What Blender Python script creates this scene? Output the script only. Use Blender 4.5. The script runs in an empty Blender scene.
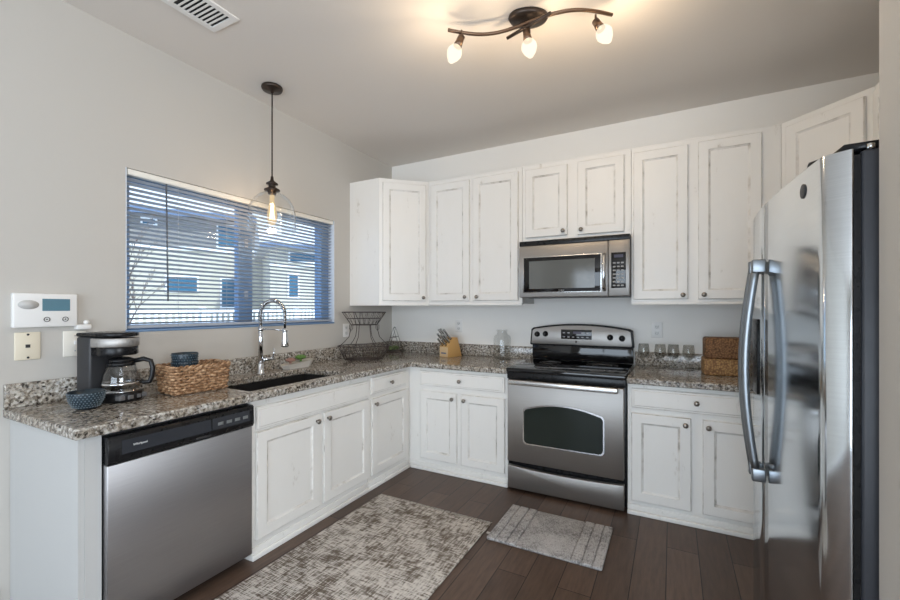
import bpy, bmesh, math, random
from mathutils import Vector, Matrix
random.seed(7)
PI = math.pi
SC = bpy.context.scene
COL = SC.collection

# ------------------------------------------------------------------ camera
cam_d = bpy.data.cameras.new('camera')
cam = bpy.data.objects.new('camera', cam_d)
COL.objects.link(cam)
cam.location = (2.4393, -3.3641, 1.239)
cam.rotation_euler = (PI / 2, 0, 0.489)
cam_d.sensor_width = 36
cam_d.lens = 417.758 / 900 * 36
cam_d.shift_y = 8.64 / 900
cam_d.clip_start = 0.05
SC.camera = cam
# ------------------------------------------------------------------ view, world, sun, daylight
SC.view_settings.view_transform = 'Standard'
SC.view_settings.look = 'None'
SC.view_settings.gamma = 1
SC.view_settings.use_curve_mapping = False
SC.view_settings.exposure = 0.0
world = bpy.data.worlds.new('World')
SC.world = world
world.use_nodes = True
wn = world.node_tree.nodes
wn['Background'].inputs[0].default_value = (0.72, 0.84, 1.0, 1)
wn['Background'].inputs[1].default_value = 2.0


def light(name, kind, loc, energy, color, rot=(0, 0, 0), **kw):
    d = bpy.data.lights.new(name, kind)
    d.energy = energy
    d.color = color
    for k, v in kw.items():
        setattr(d, k, v)
    o = bpy.data.objects.new(name, d)
    o.location = loc
    o.rotation_euler = rot
    COL.objects.link(o)
    return o


sun = light('sun', 'SUN', (0, 0, 8), 5.0, (1.0, 0.93, 0.82), angle=0.01)
sun.rotation_euler = Vector((-0.72, 0.10, -0.72)).to_track_quat('-Z', 'Y').to_euler()
# daylight through the patio door in the wall behind the camera, and the side window
light('patio_daylight', 'AREA', (2.2, -6.46, 1.1), 105, (0.76, 0.88, 1.0), (PI / 2 + 0.4, 0, 0), shape='RECTANGLE', size=3.3, size_y=2.05)
light('side_daylight', 'AREA', (5.06, -4.4, 1.45), 95, (0.86, 0.93, 1.0), (PI / 2, 0, PI / 2), shape='RECTANGLE', size=1.9, size_y=1.3)
p = light('window_portal', 'AREA', (-0.13, -1.535, 1.54), 1, (1, 1, 1), (PI / 2, 0, -PI / 2), shape='RECTANGLE', size=1.46, size_y=0.82)
p.data.cycles.is_portal = True

# ------------------------------------------------------------------ materials
MATS = {}


def newmat(name):
    m = bpy.data.materials.new(name)
    m.use_nodes = True
    nt = m.node_tree
    return m, nt, nt.nodes['Principled BSDF']


def mat(name, col, rough=0.5, metal=0.0, **kw):
    if name in MATS:
        return MATS[name]
    m, nt, b = newmat(name)
    b.inputs['Base Color'].default_value = (*col, 1)
    b.inputs['Roughness'].default_value = rough
    b.inputs['Metallic'].default_value = metal
    for k, v in kw.items():
        b.inputs[k].default_value = v
    # light procedural mottling so nothing is perfectly flat
    tc = nt.nodes.new('ShaderNodeTexCoord')
    n = nt.nodes.new('ShaderNodeTexNoise')
    n.inputs['Scale'].default_value = 35
    mr = nt.nodes.new('ShaderNodeMapRange')
    mr.inputs['To Min'].default_value = max(0.02, rough - 0.04)
    mr.inputs['To Max'].default_value = min(1, rough + 0.04)
    nt.links.new(tc.outputs['Object'], n.inputs['Vector'])
    nt.links.new(n.outputs['Fac'], mr.inputs['Value'])
    nt.links.new(mr.outputs['Result'], b.inputs['Roughness'])
    MATS[name] = m
    return m


def noise(nt, scale, detail=4, rough=0.55, stretch=None, coord='Object', rot=None):
    tc = nt.nodes.new('ShaderNodeTexCoord')
    mp = nt.nodes.new('ShaderNodeMapping')
    if stretch:
        mp.inputs['Scale'].default_value = stretch
    if rot:
        mp.inputs['Rotation'].default_value = rot
    n = nt.nodes.new('ShaderNodeTexNoise')
    n.inputs['Scale'].default_value = scale
    n.inputs['Detail'].default_value = detail
    n.inputs['Roughness'].default_value = rough
    nt.links.new(tc.outputs[coord], mp.inputs['Vector'])
    nt.links.new(mp.outputs['Vector'], n.inputs['Vector'])
    return n.outputs['Fac']


def ramp(nt, fac, stops, interp='LINEAR'):
    r = nt.nodes.new('ShaderNodeValToRGB')
    r.color_ramp.interpolation = interp
    e = r.color_ramp.elements
    while len(e) < len(stops):
        e.new(0.5)
    for el, (p_, c) in zip(e, stops):
        el.position = p_
        el.color = (*c, 1)
    nt.links.new(fac, r.inputs['Fac'])
    return r.outputs['Color']


def mixc(nt, fac, a, b, mode='MIX'):
    m = nt.nodes.new('ShaderNodeMix')
    m.data_type = 'RGBA'
    m.blend_type = mode
    for s, v in ((0, fac), (6, a), (7, b)):
        if hasattr(v, 'is_output'):
            nt.links.new(v, m.inputs[s])
        elif s == 0:
            m.inputs[0].default_value = v
        else:
            m.inputs[s].default_value = (*v, 1)
    return m.outputs[2]


def bump(nt, b, h, strength=0.3, dist=0.002):
    n = nt.nodes.new('ShaderNodeBump')
    n.inputs['Strength'].default_value = strength
    n.inputs['Distance'].default_value = dist
    nt.links.new(h, n.inputs['Height'])
    nt.links.new(n.outputs['Normal'], b.inputs['Normal'])


def m_wall(name, col):
    m, nt, b = newmat(name)
    b.inputs['Base Color'].default_value = (*col, 1)
    b.inputs['Roughness'].default_value = 0.7
    bump(nt, b, noise(nt, 90, 3), 0.12, 0.002)
    return m


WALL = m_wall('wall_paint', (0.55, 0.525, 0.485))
WALL_B = m_wall('back_wall_lightened', (0.90, 0.88, 0.84))  # same paint as the other walls, lightened to make up for shade here
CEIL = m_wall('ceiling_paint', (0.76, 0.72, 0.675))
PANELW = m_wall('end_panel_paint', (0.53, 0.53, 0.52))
TRIM = mat('trim_white', (0.85, 0.84, 0.82), 0.35)


def m_cab():
    m, nt, b = newmat('cabinet_white')
    f = noise(nt, 14, 6, 0.7, (1, 1, 0.35))
    c = ramp(nt, f, [(0.27, (0.62, 0.59, 0.54)), (0.36, (0.82, 0.805, 0.77)), (1, (0.845, 0.83, 0.80))])
    nt.links.new(c, b.inputs['Base Color'])
    b.inputs['Roughness'].default_value = 0.38
    return m


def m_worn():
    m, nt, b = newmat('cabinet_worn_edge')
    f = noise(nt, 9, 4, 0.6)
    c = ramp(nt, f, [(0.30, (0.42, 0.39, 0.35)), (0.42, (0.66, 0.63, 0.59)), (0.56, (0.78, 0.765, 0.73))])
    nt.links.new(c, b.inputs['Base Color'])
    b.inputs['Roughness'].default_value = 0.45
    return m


CAB, WORN = m_cab(), m_worn()


def m_granite():
    m, nt, b = newmat('granite')
    big = noise(nt, 9, 3)
    mid = noise(nt, 64, 5, 0.65)
    c1 = ramp(nt, mid, [(0.34, (0.02, 0.018, 0.018)), (0.42, (0.10, 0.085, 0.073)), (0.47, (0.26, 0.23, 0.19)), (0.54, (0.45, 0.42, 0.37)), (0.62, (0.70, 0.69, 0.65)), (0.75, (0.30, 0.28, 0.27))])
    tc = nt.nodes.new('ShaderNodeTexCoord')
    v = nt.nodes.new('ShaderNodeTexVoronoi')
    v.inputs['Scale'].default_value = 115
    nt.links.new(tc.outputs['Object'], v.inputs['Vector'])
    sep = nt.nodes.new('ShaderNodeSeparateColor')
    nt.links.new(v.outputs['Color'], sep.inputs[0])
    c2 = ramp(nt, sep.outputs[0], [(0.0, (0.02, 0.019, 0.019)), (0.20, (0.13, 0.10, 0.08)), (0.34, (0.33, 0.29, 0.25)), (0.62, (0.52, 0.49, 0.44)), (0.84, (0.76, 0.75, 0.72))], 'CONSTANT')
    c = mixc(nt, 0.45, c1, c2)
    tint = ramp(nt, big, [(0.38, (0.74, 0.68, 0.61)), (0.6, (1.0, 1.0, 1.0))])
    c = mixc(nt, 0.85, c, tint, 'MULTIPLY')
    nt.links.new(c, b.inputs['Base Color'])
    b.inputs['Roughness'].default_value = 0.12
    b.inputs['Specular IOR Level'].default_value = 0.55
    return m


GRANITE = m_granite()


def m_steel(name, col, rough, scale=(2, 2, 260), bs=0.05, an=0.8, me=1.0):
    m, nt, b = newmat(name)
    f = noise(nt, 3, 3, 0.6, scale)
    c = ramp(nt, f, [(0.3, tuple(x * 0.93 for x in col)), (0.7, tuple(min(1, x * 1.05) for x in col))])
    nt.links.new(c, b.inputs['Base Color'])
    b.inputs['Metallic'].default_value = me
    b.inputs['Roughness'].default_value = rough
    b.inputs['Anisotropic'].default_value = an
    tg = nt.nodes.new('ShaderNodeTangent')
    tg.direction_type = 'RADIAL'
    tg.axis = 'Z'
    nt.links.new(tg.outputs[0], b.inputs['Tangent'])
    bump(nt, b, f, bs, 0.0006)
    return m


STEEL = m_steel('brushed_steel', (0.36, 0.34, 0.32), 0.45, me=0.85)
STEEL_DW = m_steel('dishwasher_steel', (0.40, 0.385, 0.385), 0.45, me=0.88)
STEEL_F = m_steel('fridge_steel', (0.66, 0.70, 0.73), 0.13, bs=0.01, an=0.3)
CHROME = mat('chrome', (0.75, 0.76, 0.78), 0.12, 1)
HANDLE = mat('handle_steel', (0.60, 0.60, 0.59), 0.25, 1)
FHANDLE = mat('fridge_handle_steel', (0.26, 0.28, 0.30), 0.35, 1)
PEWTER = mat('pewter_knob', (0.30, 0.27, 0.24), 0.3, 1)
BRONZE = mat('dark_bronze', (0.055, 0.04, 0.032), 0.35, 0.7)
BRONZE_L = mat('brown_bronze', (0.17, 0.11, 0.075), 0.32, 0.85)
BLACK = mat('black_plastic', (0.009, 0.009, 0.010), 0.28, **{'Specular IOR Level': 0.28})
BLACKG = mat('black_glass', (0.006, 0.006, 0.007), 0.05)
OVENG = mat('oven_glass', (0.022, 0.028, 0.024), 0.08, **{'Specular IOR Level': 0.22})
MWG = mat('microwave_glass', (0.13, 0.135, 0.13), 0.08)
DGREY = mat('dark_grey_plastic', (0.035, 0.035, 0.037), 0.4, **{'Specular IOR Level': 0.35})
FSIDE = mat('fridge_side_grey', (0.040, 0.042, 0.050), 0.45)
GREYP = mat('grey_marking', (0.42, 0.42, 0.43), 0.5)
WHITEM = mat('white_marking', (0.8, 0.8, 0.8), 0.5)
WHITEP = mat('white_plastic', (0.82, 0.81, 0.79), 0.35)
ALMOND = mat('almond_plastic', (0.76, 0.69, 0.55), 0.4)
WIRE = mat('dark_wire', (0.075, 0.06, 0.055), 0.4, 0.6)
SINKM = mat('black_composite', (0.018, 0.017, 0.017), 0.4)
LCD = mat('lcd_screen', (0.11, 0.22, 0.28), 0.15)
BLOCKW = mat('knife_block_wood', (0.62, 0.36, 0.13), 0.45)
BLOCKL = mat('knife_block_light_wood', (0.72, 0.52, 0.30), 0.45)
STONE = mat('pale_stone', (0.56, 0.53, 0.48), 0.8)
SUCG = mat('green_succulent', (0.10, 0.21, 0.035), 0.5)
SUCR = mat('pink_succulent', (0.36, 0.20, 0.16), 0.5)
MOSS = mat('moss', (0.13, 0.17, 0.07), 0.9)
FRAMEB = mat('window_vinyl_skylit', (0.17, 0.28, 0.45), 0.4)  # white vinyl with the blue of the skylight put into its colour
BLIND = mat('blind_vinyl_backlit', (0.40, 0.43, 0.48), 0.45)  # white blind, its backlit shade put into the grey-blue colour
HEADR = mat('blind_headrail', (0.82, 0.79, 0.72), 0.4)
WANDM = mat('clear_wand', (0.12, 0.13, 0.15), 0.2)
FENCEM = mat('white_fence', (0.86, 0.86, 0.84), 0.5)
BARK = mat('bark', (0.16, 0.11, 0.09), 0.9)


def m_floor():
    m, nt, b = newmat('dark_wood_planks')
    tc = nt.nodes.new('ShaderNodeTexCoord')
    mp = nt.nodes.new('ShaderNodeMapping')
    mp.inputs['Rotation'].default_value = (0, 0, PI / 2)
    br = nt.nodes.new('ShaderNodeTexBrick')
    br.offset = 0.37
    br.inputs['Scale'].default_value = 1
    br.inputs['Mortar Size'].default_value = 0.0022
    br.inputs['Mortar Smooth'].default_value = 0.3
    br.inputs['Bias'].default_value = 0.0
    br.inputs['Brick Width'].default_value = 0.92
    br.inputs['Row Height'].default_value = 0.142
    br.inputs['Color1'].default_value = (0.080, 0.052, 0.039, 1)
    br.inputs['Color2'].default_value = (0.128, 0.085, 0.064, 1)
    br.inputs['Mortar'].default_value = (0.008, 0.006, 0.005, 1)
    nt.links.new(tc.outputs['Object'], mp.inputs['Vector'])
    nt.links.new(mp.outputs['Vector'], br.inputs['Vector'])
    g = noise(nt, 9, 6, 0.65, (6, 0.7, 1))
    gc = ramp(nt, g, [(0.3, (0.62, 0.6, 0.58)), (0.7, (1.25, 1.2, 1.15))])
    c = mixc(nt, 0.8, br.outputs['Color'], gc, 'MULTIPLY')
    nt.links.new(c, b.inputs['Base Color'])
    mr = nt.nodes.new('ShaderNodeMapRange')
    mr.inputs['To Min'].default_value = 0.26
    mr.inputs['To Max'].default_value = 0.42
    b.inputs['Specular IOR Level'].default_value = 0.28
    nt.links.new(g, mr.inputs['Value'])
    nt.links.new(mr.outputs['Result'], b.inputs['Roughness'])
    inv = nt.nodes.new('ShaderNodeMath')
    inv.operation = 'SUBTRACT'
    inv.inputs[0].default_value = 1
    nt.links.new(br.outputs['Fac'], inv.inputs[1])
    bump(nt, b, inv.outputs[0], 0.5, 0.002)
    return m


FLOOR = m_floor()


def m_rug(name, light_c, dark_c, fine, lo, hi):
    m, nt, b = newmat(name)
    patch = noise(nt, 4.5, 7, 0.72)
    wx = noise(nt, fine, 2, 0.6, (6, 0.6, 1))
    wy = noise(nt, fine, 2, 0.6, (0.6, 6, 1))
    mx = nt.nodes.new('ShaderNodeMath')
    mx.operation = 'ADD'
    nt.links.new(wx, mx.inputs[0])
    nt.links.new(wy, mx.inputs[1])
    ad = nt.nodes.new('ShaderNodeMath')
    ad.operation = 'MULTIPLY_ADD'
    nt.links.new(mx.outputs[0], ad.inputs[0])
    ad.inputs[1].default_value = 1.0
    nt.links.new(patch, ad.inputs[2])
    rg = nt.nodes.new('ShaderNodeMapRange')
    rg.inputs['From Min'].default_value = lo
    rg.inputs['From Max'].default_value = hi
    nt.links.new(ad.outputs[0], rg.inputs['Value'])
    c = ramp(nt, rg.outputs['Result'], [(0, dark_c), (0.5, tuple((a + q) / 2 for a, q in zip(light_c, dark_c))), (1, light_c)])
    nt.links.new(c, b.inputs['Base Color'])
    b.inputs['Roughness'].default_value = 0.95
    b.inputs['Specular IOR Level'].default_value = 0.1
    bump(nt, b, mx.outputs[0], 0.6, 0.004)
    return m


RUG = m_rug('runner_weave', (0.66, 0.62, 0.575), (0.155, 0.125, 0.10), 30, 1.36, 1.62)
MATM = m_rug('mat_tuft', (0.54, 0.52, 0.51), (0.20, 0.19, 0.185), 75, 1.32, 1.60)
FRINGE = mat('fringe_yarn', (0.55, 0.51, 0.46), 0.95)


def m_weave(name, c1, c2, scale):
    m, nt, b = newmat(name)
    tc = nt.nodes.new('ShaderNodeTexCoord')
    v = nt.nodes.new('ShaderNodeTexVoronoi')
    v.inputs['Scale'].default_value = scale
    nt.links.new(tc.outputs['Object'], v.inputs['Vector'])
    c = ramp(nt, v.outputs['Distance'], [(0.1, c1), (0.75, c2)])
    nt.links.new(c, b.inputs['Base Color'])
    b.inputs['Roughness'].default_value = 0.7
    iv = nt.nodes.new('ShaderNodeMath')
    iv.operation = 'SUBTRACT'
    iv.inputs[0].default_value = 1
    nt.links.new(v.outputs['Distance'], iv.inputs[1])
    bump(nt, b, iv.outputs[0], 0.9, 0.004)
    return m


SEAG_L = m_weave('pale_seagrass', (0.50, 0.30, 0.12), (0.20, 0.10, 0.04), 95)
SEAG_D = m_weave('brown_seagrass', (0.33, 0.17, 0.07), (0.10, 0.045, 0.018), 95)


def m_wicker():
    m, nt, b = newmat('wicker')
    f = noise(nt, 55, 4, 0.6)
    c = ramp(nt, f, [(0.32, (0.13, 0.06, 0.025)), (0.5, (0.36, 0.20, 0.10)), (0.68, (0.60, 0.40, 0.24))])
    nt.links.new(c, b.inputs['Base Color'])
    b.inputs['Roughness'].default_value = 0.55
    return m


WICKER = m_wicker()


def m_bowl():
    m, nt, b = newmat('blue_stoneware')
    f = noise(nt, 60, 3)
    c = ramp(nt, f, [(0.35, (0.010, 0.021, 0.032)), (0.7, (0.026, 0.046, 0.062))])
    nt.links.new(c, b.inputs['Base Color'])
    b.inputs['Roughness'].default_value = 0.3
    return m


BOWL = m_bowl()
BOWLDOT = mat('stoneware_dot', (0.10, 0.14, 0.165), 0.3)


def m_thin(name, tint, gl=1.0):
    """a thin clear wall: mostly see-through, mirror-like at grazing angles"""
    m, nt, b = newmat(name)
    nt.nodes.remove(b)
    tr = nt.nodes.new('ShaderNodeBsdfTransparent')
    tr.inputs[0].default_value = (*tint, 1)
    gs = nt.nodes.new('ShaderNodeBsdfGlossy')
    gs.inputs['Roughness'].default_value = 0.02
    lw = nt.nodes.new('ShaderNodeLayerWeight')
    lw.inputs['Blend'].default_value = 0.5
    pw = nt.nodes.new('ShaderNodeMath')
    pw.operation = 'POWER'
    pw.inputs[1].default_value = 4.0
    mu = nt.nodes.new('ShaderNodeMath')
    mu.operation = 'MULTIPLY_ADD'
    mu.inputs[1].default_value = 0.75 * gl
    mu.inputs[2].default_value = 0.035 * gl
    nt.links.new(lw.outputs['Facing'], pw.inputs[0])
    nt.links.new(pw.outputs[0], mu.inputs[0])
    mx = nt.nodes.new('ShaderNodeMixShader')
    nt.links.new(mu.outputs[0], mx.inputs[0])
    nt.links.new(tr.outputs[0], mx.inputs[1])
    nt.links.new(gs.outputs[0], mx.inputs[2])
    nt.links.new(mx.outputs[0], nt.nodes['Material Output'].inputs['Surface'])
    return m


PANE = m_thin('window_glass', (0.84, 0.92, 1.0), 0.12)
CLEAR = m_thin('clear_glass', (0.985, 0.99, 0.99), 1.0)
CARAFE = m_thin('carafe_glass', (0.86, 0.86, 0.86), 1.6)
SMOKE = m_thin('smoked_glass', (0.86, 0.86, 0.85), 1.0)


def m_emit(name, col, strength, trans=0.0):
    m, nt, b = newmat(name)
    em = nt.nodes.new('ShaderNodeEmission')
    em.inputs[0].default_value = (*col, 1)
    em.inputs[1].default_value = strength
    if trans:
        tr = nt.nodes.new('ShaderNodeBsdfTransparent')
        mx = nt.nodes.new('ShaderNodeMixShader')
        mx.inputs[0].default_value = trans
        nt.links.new(em.outputs[0], mx.inputs[1])
        nt.links.new(tr.outputs[0], mx.inputs[2])
        nt.links.new(mx.outputs[0], nt.nodes['Material Output'].inputs['Surface'])
    else:
        nt.links.new(em.outputs[0], nt.nodes['Material Output'].inputs['Surface'])
    nt.nodes.remove(b)
    return m


SHADE = m_emit('frosted_lit_shade', (1.0, 0.86, 0.66), 1.5, 0.4)
FILA = m_emit('filament', (1.0, 0.66, 0.30), 9.0)
BULBG = m_emit('glowing_bulb_glass', (1.0, 0.72, 0.38), 1.0, 0.6)
DISP = m_emit('clock_digits', (0.42, 0.42, 0.55), 0.2)


def m_siding(name, col, pitch):
    m, nt, b = newmat(name)
    tc = nt.nodes.new('ShaderNodeTexCoord')
    w = nt.nodes.new('ShaderNodeTexWave')
    w.bands_direction = 'Z'
    w.wave_profile = 'SAW'
    w.inputs['Scale'].default_value = 0.314 / pitch
    nt.links.new(tc.outputs['Object'], w.inputs['Vector'])
    c = ramp(nt, w.outputs['Fac'], [(0.0, tuple(x * 0.6 for x in col)), (0.15, col), (1, col)])
    nt.links.new(c, b.inputs['Base Color'])
    b.inputs['Roughness'].default_value = 0.8
    bump(nt, b, w.outputs['Fac'], 0.6, 0.02)
    return m


SID_L = m_siding('cream_siding', (0.60, 0.55, 0.44), 0.2)
SID_G = m_siding('grey_shingle_siding', (0.27, 0.25, 0.23), 0.18)
ROOFM = m_siding('pale_roof_shingle', (0.58, 0.57, 0.57), 0.25)
GLASSB = mat('house_window_glass', (0.03, 0.12, 0.20), 0.3)


def m_ground():
    m, nt, b = newmat('outdoor_ground')
    f = noise(nt, 0.8, 6)
    c = ramp(nt, f, [(0.35, (0.42, 0.41, 0.38)), (0.65, (0.62, 0.60, 0.57))])
    nt.links.new(c, b.inputs['Base Color'])
    b.inputs['Roughness'].default_value = 0.9
    return m


GROUND = m_ground()

# ------------------------------------------------------------------ mesh helpers


class MB:
    def __init__(self):
        self.bm = bmesh.new()
        self.mats = []
        self.mi = 0

    def use(self, m):
        if m not in self.mats:
            self.mats.append(m)
        self.mi = self.mats.index(m)
        return self

    def _fin(self, verts, M=None, smooth=False):
        fs = set()
        for v in verts:
            if M is not None:
                v.co = M @ v.co
            fs.update(v.link_faces)
        for f in fs:
            f.material_index = self.mi
            f.smooth = smooth
        return fs

    def box(self, x0, x1, y0, y1, z0, z1, bev=0.0, seg=2, M=None):
        r = bmesh.ops.create_cube(self.bm, size=1)
        vs = r['verts']
        for v in vs:
            v.co = Vector(((x0 + x1) / 2 + v.co.x * (x1 - x0), (y0 + y1) / 2 + v.co.y * (y1 - y0), (z0 + z1) / 2 + v.co.z * (z1 - z0)))
        if bev > 0:
            es = {e for v in vs for e in v.link_edges}
            r = bmesh.ops.bevel(self.bm, geom=list(es), offset=bev, segments=seg, affect='EDGES', profile=0.5)
            vs = list({v for f in r['faces'] for v in f.verts} | {v for v in vs if v.is_valid})
        self._fin(vs, M, bev > 0)
        return self

    def prism(self, pts, lo, hi, axis='z', bev=0.0, M=None, smooth=False):
        def P(a, b_, c):
            return {'z': (a, b_, c), 'y': (a, c, b_), 'x': (c, a, b_)}[axis]
        n = len(pts)
        v0 = [self.bm.verts.new(P(a, b_, lo)) for a, b_ in pts]
        v1 = [self.bm.verts.new(P(a, b_, hi)) for a, b_ in pts]
        fs = [self.bm.faces.new(v0), self.bm.faces.new(v1)]
        for i in range(n):
            fs.append(self.bm.faces.new((v0[i], v0[(i + 1) % n], v1[(i + 1) % n], v1[i])))
        bmesh.ops.recalc_face_normals(self.bm, faces=fs)
        vs = v0 + v1
        if bev > 0:
            es = {e for f in fs[:2] for e in f.edges}
            r = bmesh.ops.bevel(self.bm, geom=list(es), offset=bev, segments=2, affect='EDGES', profile=0.5)
            vs = list({v for f in r['faces'] for v in f.verts} | {v for v in vs if v.is_valid})
        self._fin(vs, M, smooth or bev > 0)
        return self

    def lathe(self, prof, seg=24, M=None, sx=1, sy=1, cap=True):
        rings = []
        for r_, z in prof:
            if r_ < 1e-6:
                rings.append([self.bm.verts.new((0, 0, z))])
            else:
                rings.append([self.bm.verts.new((r_ * sx * math.cos(2 * PI * k / seg), r_ * sy * math.sin(2 * PI * k / seg), z)) for k in range(seg)])
        fs = []
        for a, b_ in zip(rings, rings[1:]):
            for k in range(seg):
                k2 = (k + 1) % seg
                if len(a) == 1 and len(b_) == 1:
                    continue
                if len(a) == 1:
                    fs.append(self.bm.faces.new((a[0], b_[k2], b_[k])))
                elif len(b_) == 1:
                    fs.append(self.bm.faces.new((a[k], a[k2], b_[0])))
                else:
                    fs.append(self.bm.faces.new((a[k], a[k2], b_[k2], b_[k])))
        if cap:
            for r_ in (rings[0], rings[-1]):
                if len(r_) > 2:
                    fs.append(self.bm.faces.new(r_))
        bmesh.ops.recalc_face_normals(self.bm, faces=fs)
        self._fin([v for r_ in rings for v in r_], M, True)
        return self

    def tube(self, pts, r, seg=8, closed=False, M=None, taper=None):
        pts = [Vector(p_) for p_ in pts]
        n = len(pts)
        rings = []
        up = None
        for i in range(n):
            if closed:
                t = pts[(i + 1) % n] - pts[i - 1]
            else:
                t = pts[min(i + 1, n - 1)] - pts[max(i - 1, 0)]
            if t.length < 1e-9:
                t = Vector((0, 0, 1))
            t.normalize()
            if up is None:
                a = Vector((0, 0, 1)) if abs(t.z) < 0.9 else Vector((1, 0, 0))
                up = (a - t * a.dot(t)).normalized()
            else:
                u2 = up - t * up.dot(t)
                up = u2.normalized() if u2.length > 1e-6 else up
            s = t.cross(up)
            rr = r if taper is None else r * (1 + (taper - 1) * i / max(1, n - 1))
            rings.append([self.bm.verts.new(pts[i] + (up * math.cos(2 * PI * k / seg) + s * math.sin(2 * PI * k / seg)) * rr) for k in range(seg)])
        fs = []
        m = n if closed else n - 1
        for i in range(m):
            a, b_ = rings[i], rings[(i + 1) % n]
            for k in range(seg):
                fs.append(self.bm.faces.new((a[k], a[(k + 1) % seg], b_[(k + 1) % seg], b_[k])))
        if not closed:
            fs.append(self.bm.faces.new(rings[0]))
            fs.append(self.bm.faces.new(list(reversed(rings[-1]))))
        bmesh.ops.recalc_face_normals(self.bm, faces=fs)
        self._fin([v for r_ in rings for v in r_], M, True)
        return self

    def sphere(self, c, r, sub=2, sc=(1, 1, 1), M=None):
        res = bmesh.ops.create_icosphere(self.bm, subdivisions=sub, radius=1)
        for v in res['verts']:
            v.co = Vector((c[0] + v.co.x * r * sc[0], c[1] + v.co.y * r * sc[1], c[2] + v.co.z * r * sc[2]))
        self._fin(res['verts'], M, True)
        return self

    def quad(self, pts):
        vs = [self.bm.verts.new(p_) for p_ in pts]
        f = self.bm.faces.new(vs)
        f.material_index = self.mi
        return self

    def cells(self, xs, ys, z0, z1, keep, bev=0.0):
        """slab with holes from a grid of kept cells"""
        vt = {}

        def V(i, j, z):
            k = (i, j, z)
            if k not in vt:
                vt[k] = self.bm.verts.new((xs[i], ys[j], z))
            return vt[k]
        fs = []
        K = {(i, j) for i in range(len(xs) - 1) for j in range(len(ys) - 1) if keep((xs[i] + xs[i + 1]) / 2, (ys[j] + ys[j + 1]) / 2)}
        side_edges = []
        for i, j in K:
            fs.append(self.bm.faces.new((V(i, j, z1), V(i + 1, j, z1), V(i + 1, j + 1, z1), V(i, j + 1, z1))))
            fs.append(self.bm.faces.new((V(i, j, z0), V(i, j + 1, z0), V(i + 1, j + 1, z0), V(i + 1, j, z0))))
            for (di, dj), (p_, q) in {(-1, 0): ((i, j), (i, j + 1)), (1, 0): ((i + 1, j), (i + 1, j + 1)), (0, -1): ((i, j), (i + 1, j)), (0, 1): ((i, j + 1), (i + 1, j + 1))}.items():
                if (i + di, j + dj) not in K:
                    fs.append(self.bm.faces.new((V(*p_, z0), V(*q, z0), V(*q, z1), V(*p_, z1))))
                    side_edges.append((V(*p_, z1), V(*q, z1)))
                    side_edges.append((V(*p_, z0), V(*q, z0)))
        bmesh.ops.recalc_face_normals(self.bm, faces=fs)
        for f in fs:
            f.material_index = self.mi
        if bev:
            es = [self.bm.edges.get(e) for e in side_edges]
            r = bmesh.ops.bevel(self.bm, geom=[e for e in es if e], offset=bev, segments=2, affect='EDGES', profile=0.5)
            for f in r['faces']:
                f.smooth = True
                f.material_index = self.mi
        return self

    def mesh(self, name, default):
        me = bpy.data.meshes.new(name)
        self.bm.to_mesh(me)
        self.bm.free()
        for m in (self.mats or [default]):
            me.materials.append(m)
        return me


def wloc(o):
    v = Vector((0, 0, 0))
    while o is not None:
        v += o.location
        o = o.parent
    return v


def tag(o, label=None, cat=None, group=None, kind=None):
    if label:
        o['label'] = label
    if cat:
        o['category'] = cat
    if group:
        o['group'] = group
    if kind:
        o['kind'] = kind
    return o


def thing(name, label, cat, loc=(0, 0, 0), rotz=0.0, group=None):
    o = bpy.data.objects.new(name, None)
    o.empty_display_size = 0.05
    COL.objects.link(o)
    o.location = loc
    o.rotation_euler = (0, 0, rotz)
    return tag(o, label, cat, group)


def part(name, mb, m, parent, label=None, world=False, kind=None):
    """mesh given in the thing's own frame (or, world=True, in room coordinates)"""
    me = mb.mesh(name, m)
    if world:
        me.transform(Matrix.Translation(-wloc(parent)))
    o = bpy.data.objects.new(name, me)
    COL.objects.link(o)
    o.parent = parent
    return tag(o, label, None, None, kind)


def solo(name, mb, m, label, cat, loc=(0, 0, 0), rotz=0.0, group=None, kind=None):
    o = bpy.data.objects.new(name, mb.mesh(name, m))
    o.location = loc
    o.rotation_euler = (0, 0, rotz)
    COL.objects.link(o)
    return tag(o, label, cat, group, kind)


def struct(name, mb, m, label, parent=None):
    o = bpy.data.objects.new(name, mb.mesh(name, m))
    COL.objects.link(o)
    if parent:
        o.parent = parent
        if label:
            o['label'] = label
        return o
    return tag(o, label, 'building part', None, 'structure')


def dup(root, loc, rotz, label=None, group=None, name=None):
    r = root.copy()
    COL.objects.link(r)
    r.location = loc
    r.rotation_euler = (0, 0, rotz)
    if label:
        r['label'] = label
    if group:
        r['group'] = group
    for ch in list(root.children):
        c = ch.copy()
        COL.objects.link(c)
        c.parent = r
        for g in list(ch.children):
            d = g.copy()
            COL.objects.link(d)
            d.parent = c
    return r


def text_part(name, s, size, m, parent, M, label=None, depth=0.0005):
    cu = bpy.data.curves.new(name, 'FONT')
    cu.body = s
    cu.size = size
    cu.extrude = depth
    cu.align_x = 'CENTER'
    cu.align_y = 'CENTER'
    tmp = bpy.data.objects.new(name + '_tmp', cu)
    COL.objects.link(tmp)
    bpy.context.view_layer.update()
    me = bpy.data.meshes.new_from_object(tmp.evaluated_get(bpy.context.evaluated_depsgraph_get()))
    bpy.data.objects.remove(tmp)
    bpy.data.curves.remove(cu)
    me.transform(M)
    me.materials.clear()
    me.materials.append(m)
    o = bpy.data.objects.new(name, me)
    COL.objects.link(o)
    o.parent = parent
    return tag(o, label)


def Rx(a):
    return Matrix.Rotation(a, 4, 'X')


def Rz(a):
    return Matrix.Rotation(a, 4, 'Z')


def T(*v):
    return Matrix.Translation(v)


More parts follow.
